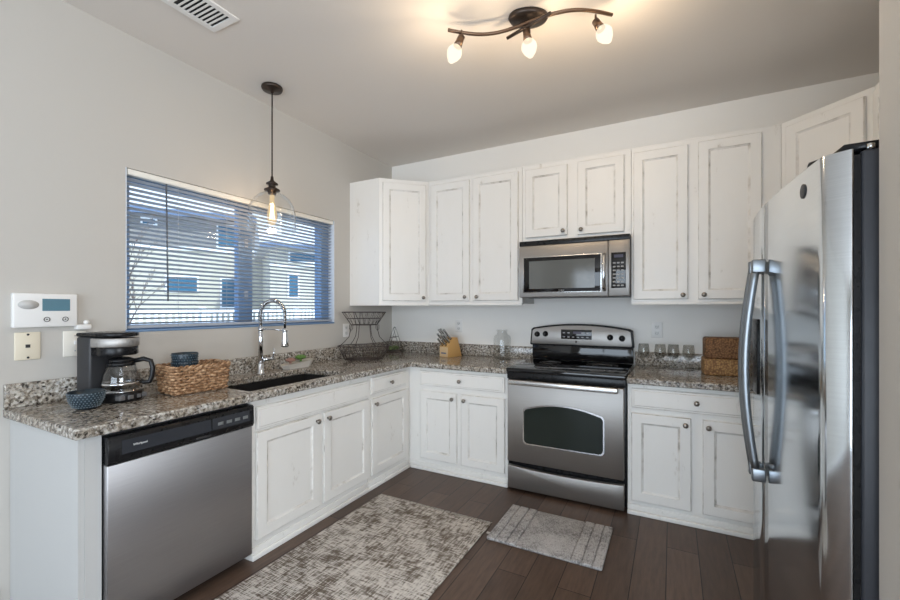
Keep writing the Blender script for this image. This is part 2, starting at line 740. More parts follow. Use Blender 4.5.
# ================================================================== the room shell
H = 2.634
XR = 3.61          # right kitchen wall
WY0, WY1, WZ0, WZ1 = -2.271, -0.791, 1.118, 1.955

mb = MB().box(-0.2, 5.2, -6.6, 0.2, -0.12, 0)
struct('floor', mb, FLOOR, 'dark brown wood plank floor')
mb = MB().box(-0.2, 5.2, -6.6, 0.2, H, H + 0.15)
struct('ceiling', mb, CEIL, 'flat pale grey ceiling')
mb = MB()
mb.box(-0.14, 0, -6.54, WY0, 0, H).box(-0.14, 0, WY1, 0.14, 0, H)
mb.box(-0.14, 0, WY0, WY1, 0, WZ0).box(-0.14, 0, WY0, WY1, WZ1, H)
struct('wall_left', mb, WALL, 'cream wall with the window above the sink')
mb = MB().box(0, XR, 0, 0.14, 0, H)
struct('wall_back', mb, WALL_B, 'cream wall behind the range and wall cabinets')
mb = MB().box(XR, XR + 0.14, -2.13, 0.14, 0, H)
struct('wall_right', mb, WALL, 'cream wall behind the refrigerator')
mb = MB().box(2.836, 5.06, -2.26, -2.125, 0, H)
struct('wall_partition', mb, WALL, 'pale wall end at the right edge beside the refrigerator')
mb = MB()
mb.box(5.06, 5.2, -6.4, -5.35, 0, H).box(5.06, 5.2, -3.45, -2.26, 0, H).box(5.06, 5.2, -5.35, -3.45, 0, 0.8).box(5.06, 5.2, -5.35, -3.45, 2.1, H)
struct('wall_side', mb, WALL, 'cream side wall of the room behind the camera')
mb = MB()
mb.box(0, 0.55, -6.54, -6.4, 0, H).box(3.85, 5.06, -6.54, -6.4, 0, H).box(0.55, 3.85, -6.54, -6.4, 2.12, H)
struct('wall_front', mb, WALL, 'cream wall behind the camera with the patio door')
# patio door and side window behind the camera
d = struct('door_1', MB().box(0.55, 0.62, -6.5, -6.42, 0, 2.12).box(3.78, 3.85, -6.5, -6.42, 0, 2.12).box(2.16, 2.24, -6.5, -6.42, 0, 2.06).box(0.62, 3.78, -6.5, -6.42, 2.06, 2.12).box(0.62, 3.78, -6.5, -6.42, 0, 0.04), TRIM, 'white framed glass patio door behind the camera')
w = struct('window_2', MB().box(5.08, 5.16, -5.35, -5.29, 0.8, 2.1).box(5.08, 5.16, -3.51, -3.45, 0.8, 2.1).box(5.08, 5.16, -4.43, -4.37, 0.86, 2.04).box(5.08, 5.16, -5.29, -3.51, 0.8, 0.86).box(5.08, 5.16, -5.29, -3.51, 2.04, 2.1), TRIM, 'white framed side window behind the camera')
mb = MB().box(0, 0.014, -6.4, -2.73, 0, 0.10, 0.003)
struct('baseboard_left', mb, TRIM, 'white baseboard along the left wall')

# kitchen window: frame, sashes, panes, sill
win = thing('window_1', 'wide sliding window above the sink', 'window', (-0.1, (WY0 + WY1) / 2, WZ0))
win['kind'] = 'structure'
fx0, fx1 = -0.135, -0.06
mb = MB()
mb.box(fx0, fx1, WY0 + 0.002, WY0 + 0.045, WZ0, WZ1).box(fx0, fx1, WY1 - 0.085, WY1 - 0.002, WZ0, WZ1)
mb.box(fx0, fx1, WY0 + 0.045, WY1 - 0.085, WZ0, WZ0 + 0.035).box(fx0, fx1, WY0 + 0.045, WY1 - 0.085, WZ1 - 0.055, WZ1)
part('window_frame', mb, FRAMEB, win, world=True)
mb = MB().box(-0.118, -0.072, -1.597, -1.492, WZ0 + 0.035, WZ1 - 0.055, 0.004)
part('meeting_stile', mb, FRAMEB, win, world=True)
for y0, y1, xx in ((WY0 + 0.045, -1.597, -0.09), (-1.492, WY1 - 0.085, -0.105)):
    part('pane', MB().box(xx - 0.003, xx + 0.003, y0, y1, WZ0 + 0.035, WZ1 - 0.055), PANE, win, world=True)
mb = MB()
for z in (1.30, 1.64):
    mb.box(-0.072, -0.058, -1.56, -1.535, z, z + 0.06, 0.004)
part('sash_latch', mb, BLIND, win, world=True)
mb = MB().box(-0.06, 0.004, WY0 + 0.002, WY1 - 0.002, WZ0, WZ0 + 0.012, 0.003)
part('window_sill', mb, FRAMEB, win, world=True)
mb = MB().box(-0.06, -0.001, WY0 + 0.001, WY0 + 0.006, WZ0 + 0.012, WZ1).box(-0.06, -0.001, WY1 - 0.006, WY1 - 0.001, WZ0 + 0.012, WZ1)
part('jamb_liner', mb, mat('jamb_white_skylit', (0.70, 0.76, 0.84), 0.4), win, world=True)  # white liner, bluish skylight mixed into the base colour

# mini blind
bl = thing('window_blind', 'white horizontal mini blind hanging open inside the kitchen window', 'blind', (-0.025, (WY0 + WY1) / 2, WZ0 + 0.013))
by0, by1 = WY0 + 0.012, WY1 - 0.012
part('headrail', MB().box(-0.045, -0.003, by0, by1, WZ1 - 0.032, WZ1 - 0.002, 0.003), HEADR, bl, world=True)
mb = MB()
nsl = 31
zt, zb = WZ1 - 0.05, WZ0 + 0.045
for k in range(nsl):
    z = zb + (zt - zb) * k / (nsl - 1)
    pr = []
    for j in range(4):
        s = j / 3 - 0.5
        pr.append((-0.025 + s * 0.024, z + 0.0018 * (1 - (2 * s) ** 2) + s * 0.009))
    pr2 = [(a, b_ - 0.0007) for a, b_ in reversed(pr)]
    n0 = [mb.bm.verts.new((a, by0 + 0.004, b_)) for a, b_ in pr + pr2]
    n1 = [mb.bm.verts.new((a, by1 - 0.004, b_)) for a, b_ in pr + pr2]
    for i in range(8):
        mb.bm.faces.new((n0[i], n0[(i + 1) % 8], n1[(i + 1) % 8], n1[i]))
    mb.bm.faces.new(n0)
    mb.bm.faces.new(list(reversed(n1)))
part('slats', mb, BLIND, bl, world=True)
part('bottom_rail', MB().box(-0.037, -0.013, by0 + 0.003, by1 - 0.003, WZ0 + 0.018, WZ0 + 0.034, 0.003), BLIND, bl, world=True)
for y in (by0 + 0.25, -1.72, -1.35, by1 - 0.22):
    part('ladder_cord', MB().tube([(-0.011, y, zb - 0.02), (-0.011, y, zt + 0.03)], 0.0011, 5), BLIND, bl, world=True)
part('tilt_wand', MB().tube([(-0.006, -2.075, WZ1 - 0.035), (0.006, -2.072, 1.28)], 0.0042, 8), WANDM, bl, 'dark tilt wand', world=True)

# ================================================================== cabinets
KNOB_P = [(0.0, 0), (0.0075, 0), (0.0065, 0.008), (0.0095, 0.012), (0.0145, 0.018), (0.0145, 0.022), (0.010, 0.027), (0.0, 0.0285)]


def door_mesh(x0, x1, z0, z1, yf, th=0.019, st=0.055, slab=False):
    """recessed-panel door whose front is at y = yf - th (facing -y)"""
    mb = MB()
    mb.use(CAB)
    bm = mb.bm
    y0, y1 = yf - 0.001, yf - th

    def ring(i, y):
        return [bm.verts.new(p_) for p_ in ((x0 + i, y, z0 + i), (x1 - i, y, z0 + i), (x1 - i, y, z1 - i), (x0 + i, y, z1 - i))]
    if slab:
        prof = [(0, y0), (0, y1 + 0.006), (0.004, y1 + 0.003), (0.012, y1 + 0.003), (0.016, y1)]
        wn_ = {1, 3}
    else:
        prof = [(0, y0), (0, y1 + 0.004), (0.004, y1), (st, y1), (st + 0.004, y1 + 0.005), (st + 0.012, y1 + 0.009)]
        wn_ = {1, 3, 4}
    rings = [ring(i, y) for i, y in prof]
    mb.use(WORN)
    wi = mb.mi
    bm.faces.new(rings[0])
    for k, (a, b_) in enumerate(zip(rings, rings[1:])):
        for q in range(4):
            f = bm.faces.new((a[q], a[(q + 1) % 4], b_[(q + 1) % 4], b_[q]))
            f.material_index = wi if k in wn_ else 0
    bm.faces.new(rings[-1])
    bmesh.ops.recalc_face_normals(bm, faces=bm.faces[:])
    return mb


def add_door(root, x0, x1, z0, z1, yf, knob=None, name='door', slab=False):
    d_ = part(name, door_mesh(x0, x1, z0, z1, yf, slab=slab), CAB, root)
    if knob:
        M = T(knob[0], yf - 0.019, knob[1]) @ Rx(PI / 2)
        part('knob', MB().lathe(KNOB_P, 16, M), PEWTER, d_)
    return d_


FY = -0.612    # base face depth
BH = 0.7872
BASE_CATS = 'base cabinets under the granite counter'


def base_mold(mb, x0, x1, y, xm=0):
    mb.box(x0, x1, y - 0.020, y, 0, 0.026, 0.004)
    mb.box(x0, x1, y - 0.009, y, 0.026, 0.060, 0.003)


def base_cab(name, label, loc, rotz, width, fronts, x_face0=0.0, mold=None, depth=-FY, gap=True):
    t = thing(name, label, 'cabinet', loc, rotz)
    mb = MB().box(0.001, 0.019, -depth + 0.02, -0.012, 0, BH - 0.001).box(width - 0.019, width - 0.001, -depth + 0.02, -0.012, 0, BH - 0.001)
    mb.box(0.001, width - 0.001, -0.012, -0.003, 0, BH - 0.001).box(0.019, width - 0.019, -depth + 0.02, -0.012, 0.05, 0.07)
    mb.box(0.001, width - 0.001, -depth, -depth + 0.02, 0, BH - 0.001)
    part('carcass', mb, CAB, t)
    mb = MB()
    m0, m1 = mold or (x_face0, width)
    mb.use(CAB)
    base_mold(mb, m0, m1, -depth)
    part('base_molding', mb, CAB, t)
    for f in fronts:
        add_door(t, *f[:4], -depth, f[4], f[5], f[5] == 'drawer' or f[5] == 'false_front')
    return t


# left run: local x = world y, front towards +x
R90 = PI / 2


def knobz(z):
    return z - 0.035


sy0 = -2.015
base_cab('sink_base_cabinet', 'white sink cabinet with two doors between the dishwasher and corner', (0.0, sy0, 0), R90, 0.893,
         [(-1.990 - sy0, -1.122 - sy0 - 0.004, 0.637, 0.752, None, 'false_front'),
          (-1.990 - sy0, -1.572 - sy0, 0.092, 0.626, (-1.600 - sy0, 0.590), 'door'),
          (-1.540 - sy0, -1.126 - sy0, 0.092, 0.626, (-1.512 - sy0, 0.590), 'door')])
dy0 = -1.121
base_cab('narrow_base_cabinet', 'narrow white base cabinet with one drawer and one door at the left corner', (0.0, dy0, 0), R90, dy0 * -1 - 0.614,
         [(-1.098 - dy0, -0.672 - dy0, 0.652, 0.764, (-0.885 - dy0, 0.706), 'drawer'),
          (-1.092 - dy0, -0.662 - dy0, 0.092, 0.622, (-1.062 - dy0, 0.582), 'door')], mold=(0, 0.49))
base_cab('base_cabinet', 'white base cabinet with a wide drawer and two doors left of the range', (0.0, 0, 0), 0, 1.434,
         [(0.722, 1.412, 0.652, 0.764, (1.066, 0.706), 'drawer'),
          (0.722, 1.038, 0.092, 0.612, (1.006, 0.570), 'door'),
          (1.075, 1.412, 0.092, 0.612, (1.104, 0.570), 'door')], mold=(0.632, 1.434))
bx = 2.199
base_cab('base_cabinet', 'white base cabinet with a wide drawer and two doors right of the range', (bx, 0, 0), 0, XR - bx - 0.002,
         [(2.222 - bx, 2.905 - bx, 0.645, 0.762, (2.56 - bx, 0.705), 'drawer'),
          (2.222 - bx, 2.534 - bx, 0.085, 0.614, (2.506 - bx, 0.575), 'door'),
          (2.590 - bx, 2.905 - bx, 0.085, 0.614, (2.618 - bx, 0.575), 'door')], mold=(0, 2.975 - bx))
# right wall run, beside the refrigerator
base_cab('side_base_cabinet', 'white base cabinet tucked between the corner and the refrigerator', (XR - 0.002, -0.636, 0), -R90, 0.50,
         [(0.03, 0.47, 0.645, 0.762, (0.25, 0.705), 'drawer'), (0.03, 0.47, 0.085, 0.614, (0.06, 0.575), 'door')], mold=(0, 0.50))
# end panel and filler beside the dishwasher
t = thing('end_panel', 'plain white end panel closing the counter left of the dishwasher', 'cabinet', (0.3, -2.66, 0))
part('side_panel', MB().box(0.003, 0.612, -2.688, -2.671, 0, BH - 0.001), PANELW, t, world=True)
part('filler_strip', MB().box(0.594, 0.614, -2.6705, -2.621, 0, BH - 0.001), PANELW, t, world=True)

# wall cabinets
ZT, ZB = 2.313, 1.279


def wall_cab(name, label, loc, rotz, width, zb, doors, depth=0.313, rail_on=True):
    t = thing(name, label, 'cabinet', loc, rotz)
    part('carcass', MB().box(0.0008, width - 0.0008, -depth, -0.002, 0, ZT - zb), CAB, t)
    if rail_on:
        part('bottom_rail', MB().box(0.0008, width - 0.0008, -depth - 0.012, -depth + 0.012, -0.014, -0.0005, 0.002), CAB, t)
    for x0, x1, z0, z1, kn in doors:
        add_door(t, x0, x1, z0 - zb, z1 - zb, -depth, (kn[0], kn[1] - zb) if kn else None)
    return t


wx = 0.611
wall_cab('wall_cabinet', 'tall two-door white wall cabinet left of the microwave', (wx, 0, ZB), 0, 0.826, ZB,
         [(0.640 - wx, 1.000 - wx, 1.302, 2.277, (0.966 - wx, 1.333)), (1.029 - wx, 1.408 - wx, 1.302, 2.281, (1.070 - wx, 1.333))])
mx_ = 1.438
wall_cab('wall_cabinet', 'short two-door white wall cabinet directly above the microwave', (mx_, 0, 1.737), 0, 0.757, 1.737,
         [(1.466 - mx_, 1.775 - mx_, 1.768, 2.276, (1.747 - mx_, 1.798)), (1.847 - mx_, 2.153 - mx_, 1.762, 2.278, (1.853 - mx_ + 0.02, 1.796))], rail_on=False)
rx = 2.196
wall_cab('wall_cabinet', 'tall two-door white wall cabinet right of the microwave', (rx, 0, ZB), 0, 0.803, ZB,
         [(2.210 - rx, 2.527 - rx, 1.300, 2.277, (2.499 - rx, 1.326)), (2.582 - rx, 2.905 - rx, 1.298, 2.281, (2.613 - rx, 1.326))])


def corner_cab(label, loc, pts, rotz, dpos):
    t = thing('corner_wall_cabinet', label, 'cabinet', loc)
    part('carcass', MB().prism(pts, 0, ZT - ZB), CAB, t)
    cx = sum(p_[0] for p_ in pts) / 5
    cy = sum(p_[1] for p_ in pts) / 5
    big = [(p_[0] if abs(p_[0]) < 0.003 or abs(p_[1]) < 0.003 else p_[0] + (p_[0] - cx) * 0.05, p_[1] if abs(p_[0]) < 0.003 or abs(p_[1]) < 0.003 else p_[1] + (p_[1] - cy) * 0.05) for p_ in pts]
    part('bottom_rail', MB().prism(big, -0.014, -0.0005), CAB, t)
    M = T(*dpos, 0) @ Rz(rotz)
    mb = door_mesh(-0.182, 0.182, 0.024, ZT - ZB - 0.034, 0.0)
    mb.bm.transform(M)
    d_ = part('door', mb, CAB, t)
    kx = 0.155 if rotz > 0 else -0.155
    part('knob', MB().lathe(KNOB_P, 16, M @ T(kx, -0.019, 0.052) @ Rx(PI / 2)), PEWTER, d_)
    return t


corner_cab('white wall cabinet set diagonally across the left corner beside the window', (0, 0, ZB),
           [(0.002, -0.002), (0.610, -0.002), (0.610, -0.313), (0.315, -0.610), (0.002, -0.610)], PI / 4, ((0.610 + 0.315) / 2, -(0.313 + 0.610) / 2))
corner_cab('white wall cabinet set diagonally across the right corner above the refrigerator', (XR, 0, ZB),
           [(-0.002, -0.002), (-0.002, -0.620), (-0.307, -0.620), (-0.610, -0.318), (-0.610, -0.002)], -PI / 4, (-(0.610 + 0.307) / 2, -(0.318 + 0.620) / 2))
wall_cab('side_wall_cabinet', 'white wall cabinet on the right wall, hidden behind the refrigerator top', (XR, -0.622, ZB), -R90, 0.52, ZB,
         [(0.03, 0.49, 1.302, 2.277, (0.06, 1.333))], depth=0.306)

# ================================================================== counters
CT = 0.8255
ct0 = BH + 0.0003
t = thing('countertop', 'speckled granite counter with the sink cut-out running along the left wall', 'countertop', (0.3, -1.3, BH))
SX0, SX1, SY0, SY1 = 0.188, 0.572, -1.985, -1.285
xs = [0.002, SX0, SX1, 0.648, 1.436]
ys = [-2.709, SY0, SY1, -0.648, -0.002]


def keepL(x, y):
    if x > 0.648 and y < -0.648:
        return False
    return not (SX0 < x < SX1 and SY0 < y < SY1)


part('slab', MB().cells(xs, ys, ct0, CT, keepL, 0.006), GRANITE, t, world=True)
mb = MB().box(0.002, 0.022, -2.709, -0.023, CT + 0.0002, CT + 0.10, 0.003)
part('backsplash', mb, GRANITE, t, world=True)
mb = MB().box(0.002, 1.436, -0.0225, -0.002, CT + 0.0002, CT + 0.10, 0.003)
part('backsplash', mb, GRANITE, t, world=True)
t = thing('countertop', 'speckled granite counter right of the range carrying glasses', 'countertop', (2.6, -0.3, BH))
mb = MB().cells([2.198, 2.962, XR - 0.002], [-1.165, -0.648, -0.002], ct0, CT, lambda x, y: not (x < 2.962 and y < -0.648), 0.006)
part('slab', mb, GRANITE, t, world=True)
part('backsplash', MB().box(2.198, XR - 0.002, -0.0225, -0.002, CT + 0.0002, CT + 0.10, 0.003), GRANITE, t, world=True)
part('backsplash', MB().box(XR - 0.0225, XR - 0.002, -1.165, -0.023, CT + 0.0002, CT + 0.10, 0.003), GRANITE, t, world=True)

# sink
t = thing('sink', 'black undermount sink set into the granite below the window', 'sink', (0.39, -1.6, 0.60))
mb = MB()
g = 0.004
xs = [SX0 - g, SX0 + 0.008, SX1 - 0.008, SX1 + g]
ys = [SY0 - g, SY0 + 0.008, SY1 - 0.008, SY1 + g]
mb.cells(xs, ys, 0.62, ct0 - 0.0005, lambda x, y: not (xs[1] < x < xs[2] and ys[1] < y < ys[2]))
mb.box(xs[0], xs[3], ys[0], ys[3], 0.605, 0.62)
part('basin', mb, SINKM, t, world=True)
part('drain', MB().lathe([(0.0, 0), (0.042, 0), (0.042, 0.004), (0.030, 0.002), (0, 0.002)], 20, T(0.39, -1.6, 0.6202)), CHROME, t, world=True)

# ================================================================== dishwasher
DX = 0.636
t = thing('dishwasher', 'stainless steel dishwasher with a black control strip', 'dishwasher', (0.3, -2.318, 0))
y0, y1 = -2.617, -2.019
part('tub', MB().box(0.05, 0.60, y0 + 0.003, y1 - 0.003, 0.06, 0.782), DGREY, t, world=True)
d_ = part('door', MB().box(0.603, DX, y0 + 0.004, y1 - 0.003, 0.045, 0.668, 0.004), STEEL_DW, t, world=True)
mb = MB().prism([(0.603, 0.671), (DX + 0.006, 0.671), (DX + 0.012, 0.685), (DX + 0.010, 0.765), (DX + 0.002, 0.772), (0.603, 0.772)], y0 + 0.002, y1 - 0.002, 'y', 0.0015)
c_ = part('control_strip', mb, BLACK, t, 'black control strip', world=True)
mb = MB().box(DX + 0.0105, DX + 0.0125, y0 + 0.045, y1 - 0.215, 0.700, 0.752).box(DX + 0.0105, DX + 0.0122, y1 - 0.21, y1 - 0.028, 0.700, 0.752)
part('control_panel', mb, mat('grey_black_panel', (0.035, 0.038, 0.045), 0.2), c_, world=True)
mb = MB()
for k in range(4):
    yy = y1 - 0.185 + 0.041 * k
    mb.box(DX + 0.0122, DX + 0.0136, yy, yy + 0.026, 0.716, 0.730, 0.0006)
part('button', mb, mat('button_dark_grey', (0.17, 0.18, 0.18), 0.4), c_, world=True)
part('latch_recess', MB().box(DX + 0.004, DX + 0.0135, -2.30, -2.235, 0.676, 0.687, 0.002), DGREY, c_, world=True)
M = Matrix(((0, 0, 1, DX + 0.0126), (1, 0, 0, y0 + 0.105), (0, 1, 0, 0.727), (0, 0, 0, 1)))
M.translation = M.translation - wloc(t)
text_part('logo_lettering', 'Whirlpool', 0.0115, WHITEM, c_, M)
part('toe_plate', MB().box(0.54, 0.555, y0 + 0.005, y1 - 0.005, 0.001, 0.06), BLACK, t, world=True)

# ================================================================== range
t = thing('electric_range', 'freestanding stainless steel electric range with black glass cooktop', 'stove', (1.815, -0.33, 0))
rx0, rx1 = 1.4385, 2.1945
part('body', MB().box(rx0, rx1, -0.618, -0.012, 0.03, 0.808, 0.003), BLACK, t, 'black body', world=True)
for sx_ in (rx0 + 0.05, rx1 - 0.05):
    part('foot', MB().lathe([(0.018, 0), (0.018, 0.03)], 12, T(sx_, -0.56, 0)), BLACK, t, world=True)
# cooktop
ck = part('cooktop', MB().box(rx0, rx1, -0.672, -0.085, 0.810, 0.838, 0.006), BLACKG, t, 'black glass cooktop', world=True)
for cx_, cy_, r_ in ((1.63, -0.50, 0.105), (2.00, -0.50, 0.085), (1.63, -0.24, 0.078), (2.00, -0.24, 0.105)):
    mb = MB()
    for rr in (r_, r_ * 0.62):
        mb.lathe([(rr - 0.0012, 0), (rr + 0.0012, 0), (rr + 0.0012, 0.0004), (rr - 0.0012, 0.0004), (rr - 0.0012, 0)], 40, T(cx_, cy_, 0.8382), cap=False)
    part('burner', mb, mat('burner_grey', (0.10, 0.10, 0.10), 0.3), ck, world=True)
part('front_trim', MB().box(rx0 + 0.001, rx1 - 0.001, -0.652, -0.619, 0.762, 0.8095, 0.003), BLACK, t, world=True)
# oven door with arched window
ox0, ox1, oz0, oz1 = 1.562, 2.064, 0.340, 0.606


def arch(x0, x1, z0, z1, rise, r_=0.028, n=14):
    pts = []
    for (cx_, cz_, a0) in ((x0 + r_, z0 + r_, PI), (x1 - r_, z0 + r_, 1.5 * PI)):
        pts += [(cx_ + r_ * math.cos(a0 + q * PI / 8), cz_ + r_ * math.sin(a0 + q * PI / 8)) for q in range(5)]
    pts += [(x1 - r_ * (1 - math.cos(q * PI / 8)), z1 - rise - r_ + r_ * math.sin(q * PI / 8)) for q in range(4)]
    for q in range(n + 1):
        u = 1 - 2 * q / n
        pts.append(((x0 + x1) / 2 + u * ((x1 - x0) / 2 - r_), z1 - rise * u * u))
    pts += [(x0 + r_ * (1 - math.cos(q * PI / 8)), z1 - rise - r_ + r_ * math.sin(q * PI / 8)) for q in range(3, -1, -1)]
    return pts


od = part('oven_door', MB().box(rx0 + 0.006, rx1 - 0.012, -0.660, -0.620, 0.203, 0.757, 0.005), STEEL, t, world=True)
part('window_bezel', MB().prism(arch(ox0 - 0.008, ox1 + 0.008, oz0 - 0.008, oz1 + 0.008, 0.036), -0.6622, -0.6602, 'y'), CHROME, od, world=True)
part('window', MB().prism(arch(ox0, ox1, oz0, oz1, 0.036), -0.6638, -0.6623, 'y'), OVENG, od, 'dark glass oven window', world=True)
mb = MB().box(rx0 + 0.028, rx1 - 0.040, -0.712, -0.694, 0.730, 0.764, 0.008, 3)
mb.box(rx0 + 0.04, rx0 + 0.065, -0.696, -0.658, 0.736, 0.756).box(rx1 - 0.08, rx1 - 0.055, -0.696, -0.658, 0.736, 0.756)
part('handle', mb, HANDLE, od, world=True)
# storage drawer
pts = [(rx0 + 0.006, 0.02), (rx1 - 0.012, 0.02), (rx1 - 0.012, 0.172)]
for q in range(1, 12):
    u = 1 - 2 * q / 12
    pts.append(((rx0 + rx1) / 2 + u * 0.37, 0.172 - 0.012 * (1 - u * u)))
pts.append((rx0 + 0.006, 0.172))
part('drawer', MB().prism(pts, -0.656, -0.620, 'y', 0.003), STEEL, t, world=True)
# backguard
part('splash_panel', MB().box(rx0 + 0.004, rx1 - 0.004, -0.075, -0.026, 0.838, 0.958, 0.004), BLACKG, t, world=True)


def bg(x0, x1, z0, z1, rise, ch=0.012):
    pts = [(x0, z0 + ch * 0.6), (x0 + ch * 0.6, z0), (x1 - ch * 0.6, z0), (x1, z0 + ch * 0.6), (x1 - 0.010, z1 - rise - 0.012)]
    for q in range(17):
        u = 1 - 2 * q / 16
        pts.append(((x0 + x1) / 2 + u * ((x1 - x0) / 2 - 0.028), z1 - rise * u * u))
    pts.append((x0 + 0.010, z1 - rise - 0.012))
    return pts


bgp = part('backguard', MB().prism(bg(rx0 - 0.012, rx1 + 0.002, 0.950, 1.122, 0.034), -0.085, -0.026, 'y', 0.004), BLACK, t, world=True)
part('control_fascia', MB().prism(bg(rx0, rx1 - 0.012, 0.960, 1.110, 0.032), -0.090, -0.0852, 'y', 0.0015), STEEL, bgp, world=True)
kp = [(0.0, 0), (0.022, 0), (0.022, 0.006), (0.0175, 0.010), (0.0165, 0.026), (0.0, 0.028)]
for kx, kz in ((1.487, 1.036), (1.553, 1.040), (2.035, 1.026), (2.117, 1.021)):
    mb = MB().lathe(kp, 20, T(kx, -0.0902, kz) @ Rx(PI / 2))
    mb.box(kx - 0.003, kx + 0.003, -0.122, -0.112, kz - 0.014, kz + 0.014, 0.001)
    part('knob', mb, BLACK, bgp, world=True)
mb = MB().box(1.676, 1.905, -0.0918, -0.0902, 1.005, 1.078, 0.0005)
mb.use(BLACKG)
for r_ in range(2):
    for c in range(6):
        if r_ == 1 and c in (2, 3):
            continue
        mb.use(GREYP)
        x_ = 1.690 + c * 0.035
        mb.box(x_, x_ + 0.016, -0.0926, -0.0918, 1.017 + r_ * 0.032, 1.024 + r_ * 0.032)
mb.use(DISP).box(1.768, 1.83, -0.0926, -0.0918, 1.046, 1.064)
mb.mats = [BLACKG if m is None else m for m in mb.mats]
part('display', mb, BLACKG, bgp, world=True)
part('badge', MB().lathe([(0, 0), (0.008, 0), (0.008, 0.0012), (0, 0.0012)], 18, T(1.79, -0.0902, 0.985) @ Rx(PI / 2)), DGREY, bgp, world=True)

# ================================================================== microwave
t = thing('microwave', 'stainless steel microwave mounted over the range', 'microwave', (1.815, -0.2, 1.319))
ux0, ux1 = 1.4395, 2.1935
part('case', MB().box(ux0, ux1, -0.360, -0.004, 1.321, 1.732, 0.003), DGREY, t, world=True)
part('vent_grille', MB().box(ux0, ux1, -0.394, -0.361, 1.6965, 1.732, 0.003), BLACK, t, 'black vent strip', world=True)
md = part('door', MB().box(ux0, 2.060, -0.400, -0.361, 1.321, 1.696, 0.006), STEEL, t, world=True)
part('window_bezel', MB().box(1.470, 2.020, -0.4018, -0.4002, 1.352, 1.615, 0.0006), HANDLE, md, world=True)
part('window', MB().box(1.477, 2.013, -0.4032, -0.4019, 1.359, 1.608, 0.0005), BLACKG, md, 'black glass window', world=True)
part('window_mesh', MB().box(1.517, 1.975, -0.4038, -0.4033, 1.382, 1.582), MWG, md, world=True)
mb = MB().tube([(2.037, -0.402, 1.365), (2.037, -0.430, 1.385), (2.037, -0.436, 1.48), (2.037, -0.430, 1.585), (2.037, -0.402, 1.605)], 0.0125, 12)
part('handle', mb, CHROME, md, world=True)
cp = part('control_panel', MB().box(2.062, ux1, -0.400, -0.361, 1.321, 1.696, 0.006), STEEL, t, world=True)
mb = MB().use(BLACKG).box(2.080, 2.170, -0.4018, -0.4002, 1.376, 1.612, 0.0006)
mb.use(mat('keypad_grey', (0.30, 0.30, 0.30), 0.5))
for r_ in range(7):
    for c in range(3):
        mb.box(2.090 + c * 0.025, 2.107 + c * 0.025, -0.4024, -0.4018, 1.388 + r_ * 0.025, 1.398 + r_ * 0.025)
mb.use(DISP).box(2.098, 2.154, -0.4024, -0.4018, 1.578, 1.598)
part('keypad', mb, BLACKG, cp, 'black keypad with a small display', world=True)
M = Matrix(((1, 0, 0, 1.75), (0, 0, -1, -0.4035), (0, 1, 0, 1.370), (0, 0, 0, 1)))
M.translation = M.translation - wloc(t)
text_part('logo_lettering', 'Whirlpool', 0.0095, WHITEM, md, M)

# ================================================================== refrigerator
t = thing('refrigerator', 'tall side-by-side stainless steel refrigerator with bowed doors', 'refrigerator', (3.2, -1.645, 0))
FZ = 1.602
part('body', MB().box(2.818, 3.57, -2.094, -1.198, 0.02, FZ - 0.004, 0.006), FSIDE, t, 'dark grey side panels', world=True)
part('gasket', MB().box(2.803, 2.8175, -2.088, -1.204, 0.06, FZ - 0.012), BLACK, t, world=True)
near = [(2.802, -2.100), (2.797, -2.099), (2.763, -2.076), (2.758, -2.071), (2.754, -2.063), (2.752, -2.045), (2.7475, -2.00), (2.741, -1.92), (2.7335, -1.82), (2.728, -1.72), (2.7245, -1.63), (2.7235, -1.5675), (2.727, -1.563), (2.802, -1.563)]
far = [(2.802, -1.557), (2.727, -1.557), (2.723, -1.5525), (2.7225, -1.48), (2.724, -1.40), (2.728, -1.32), (2.735, -1.245), (2.743, -1.210), (2.757, -1.198), (2.775, -1.194), (2.802, -1.194)]
dn = part('door', MB().prism(near, 0.035, FZ, 'z', 0.002), STEEL_F, t, world=True)
df = part('door', MB().prism(far, 0.035, FZ, 'z', 0.002), STEEL_F, t, world=True)
for dd, yy in ((dn, -1.593), (df, -1.525)):
    pts = []
    for q in range(13):
        s = q / 12
        pts.append((2.697 - 0.034 * math.sin(PI * s), yy, 0.655 + 0.745 * s))
    mb = MB().tube(pts, 0.0125, 12)
    mb.box(2.682, 2.7215, yy - 0.014, yy + 0.014, 0.645, 0.690, 0.004).box(2.682, 2.7215, yy - 0.014, yy + 0.014, 1.362, 1.408, 0.004)
    part('handle', mb, FHANDLE, dd, world=True)
part('dispenser', MB().box(2.716, 2.7255, -1.46, -1.29, 0.92, 1.20, 0.004), BLACK, df, 'black water dispenser', world=True)
Mb = T(2.7437, -1.955, 1.548) @ Rz(math.radians(4.5)) @ Matrix.Rotation(-PI / 2, 4, 'Y')
bd = part('badge', MB().use(DGREY).lathe([(0, 0), (0.019, 0), (0.019, 0.0015), (0.0168, 0.0022)], 28, Mb).use(HANDLE).lathe([(0.0168, 0.0016), (0.0, 0.0019)], 28, Mb, cap=False), DGREY, dn, world=True)
Mt = T(*(-wloc(dn))) @ Mb @ T(0, 0, 0.0021) @ Rz(-PI / 2)
text_part('badge_lettering', 'GE', 0.017, DGREY, bd, Mt)
mb = MB().prism([(2.79, -2.08), (2.86, -2.085), (2.90, -2.05), (2.86, -2.0), (2.80, -1.97), (2.755, -1.94), (2.752, -1.965), (2.785, -2.01)], FZ + 0.0005, FZ + 0.018, 'z', 0.004)
part('hinge_cover', mb, BLACK, t, world=True)
part('top_screw', MB().lathe([(0.008, 0), (0.008, 0.012), (0, 0.016)], 10, T(2.835, -2.085, FZ - 0.003)), HANDLE, t, world=True)
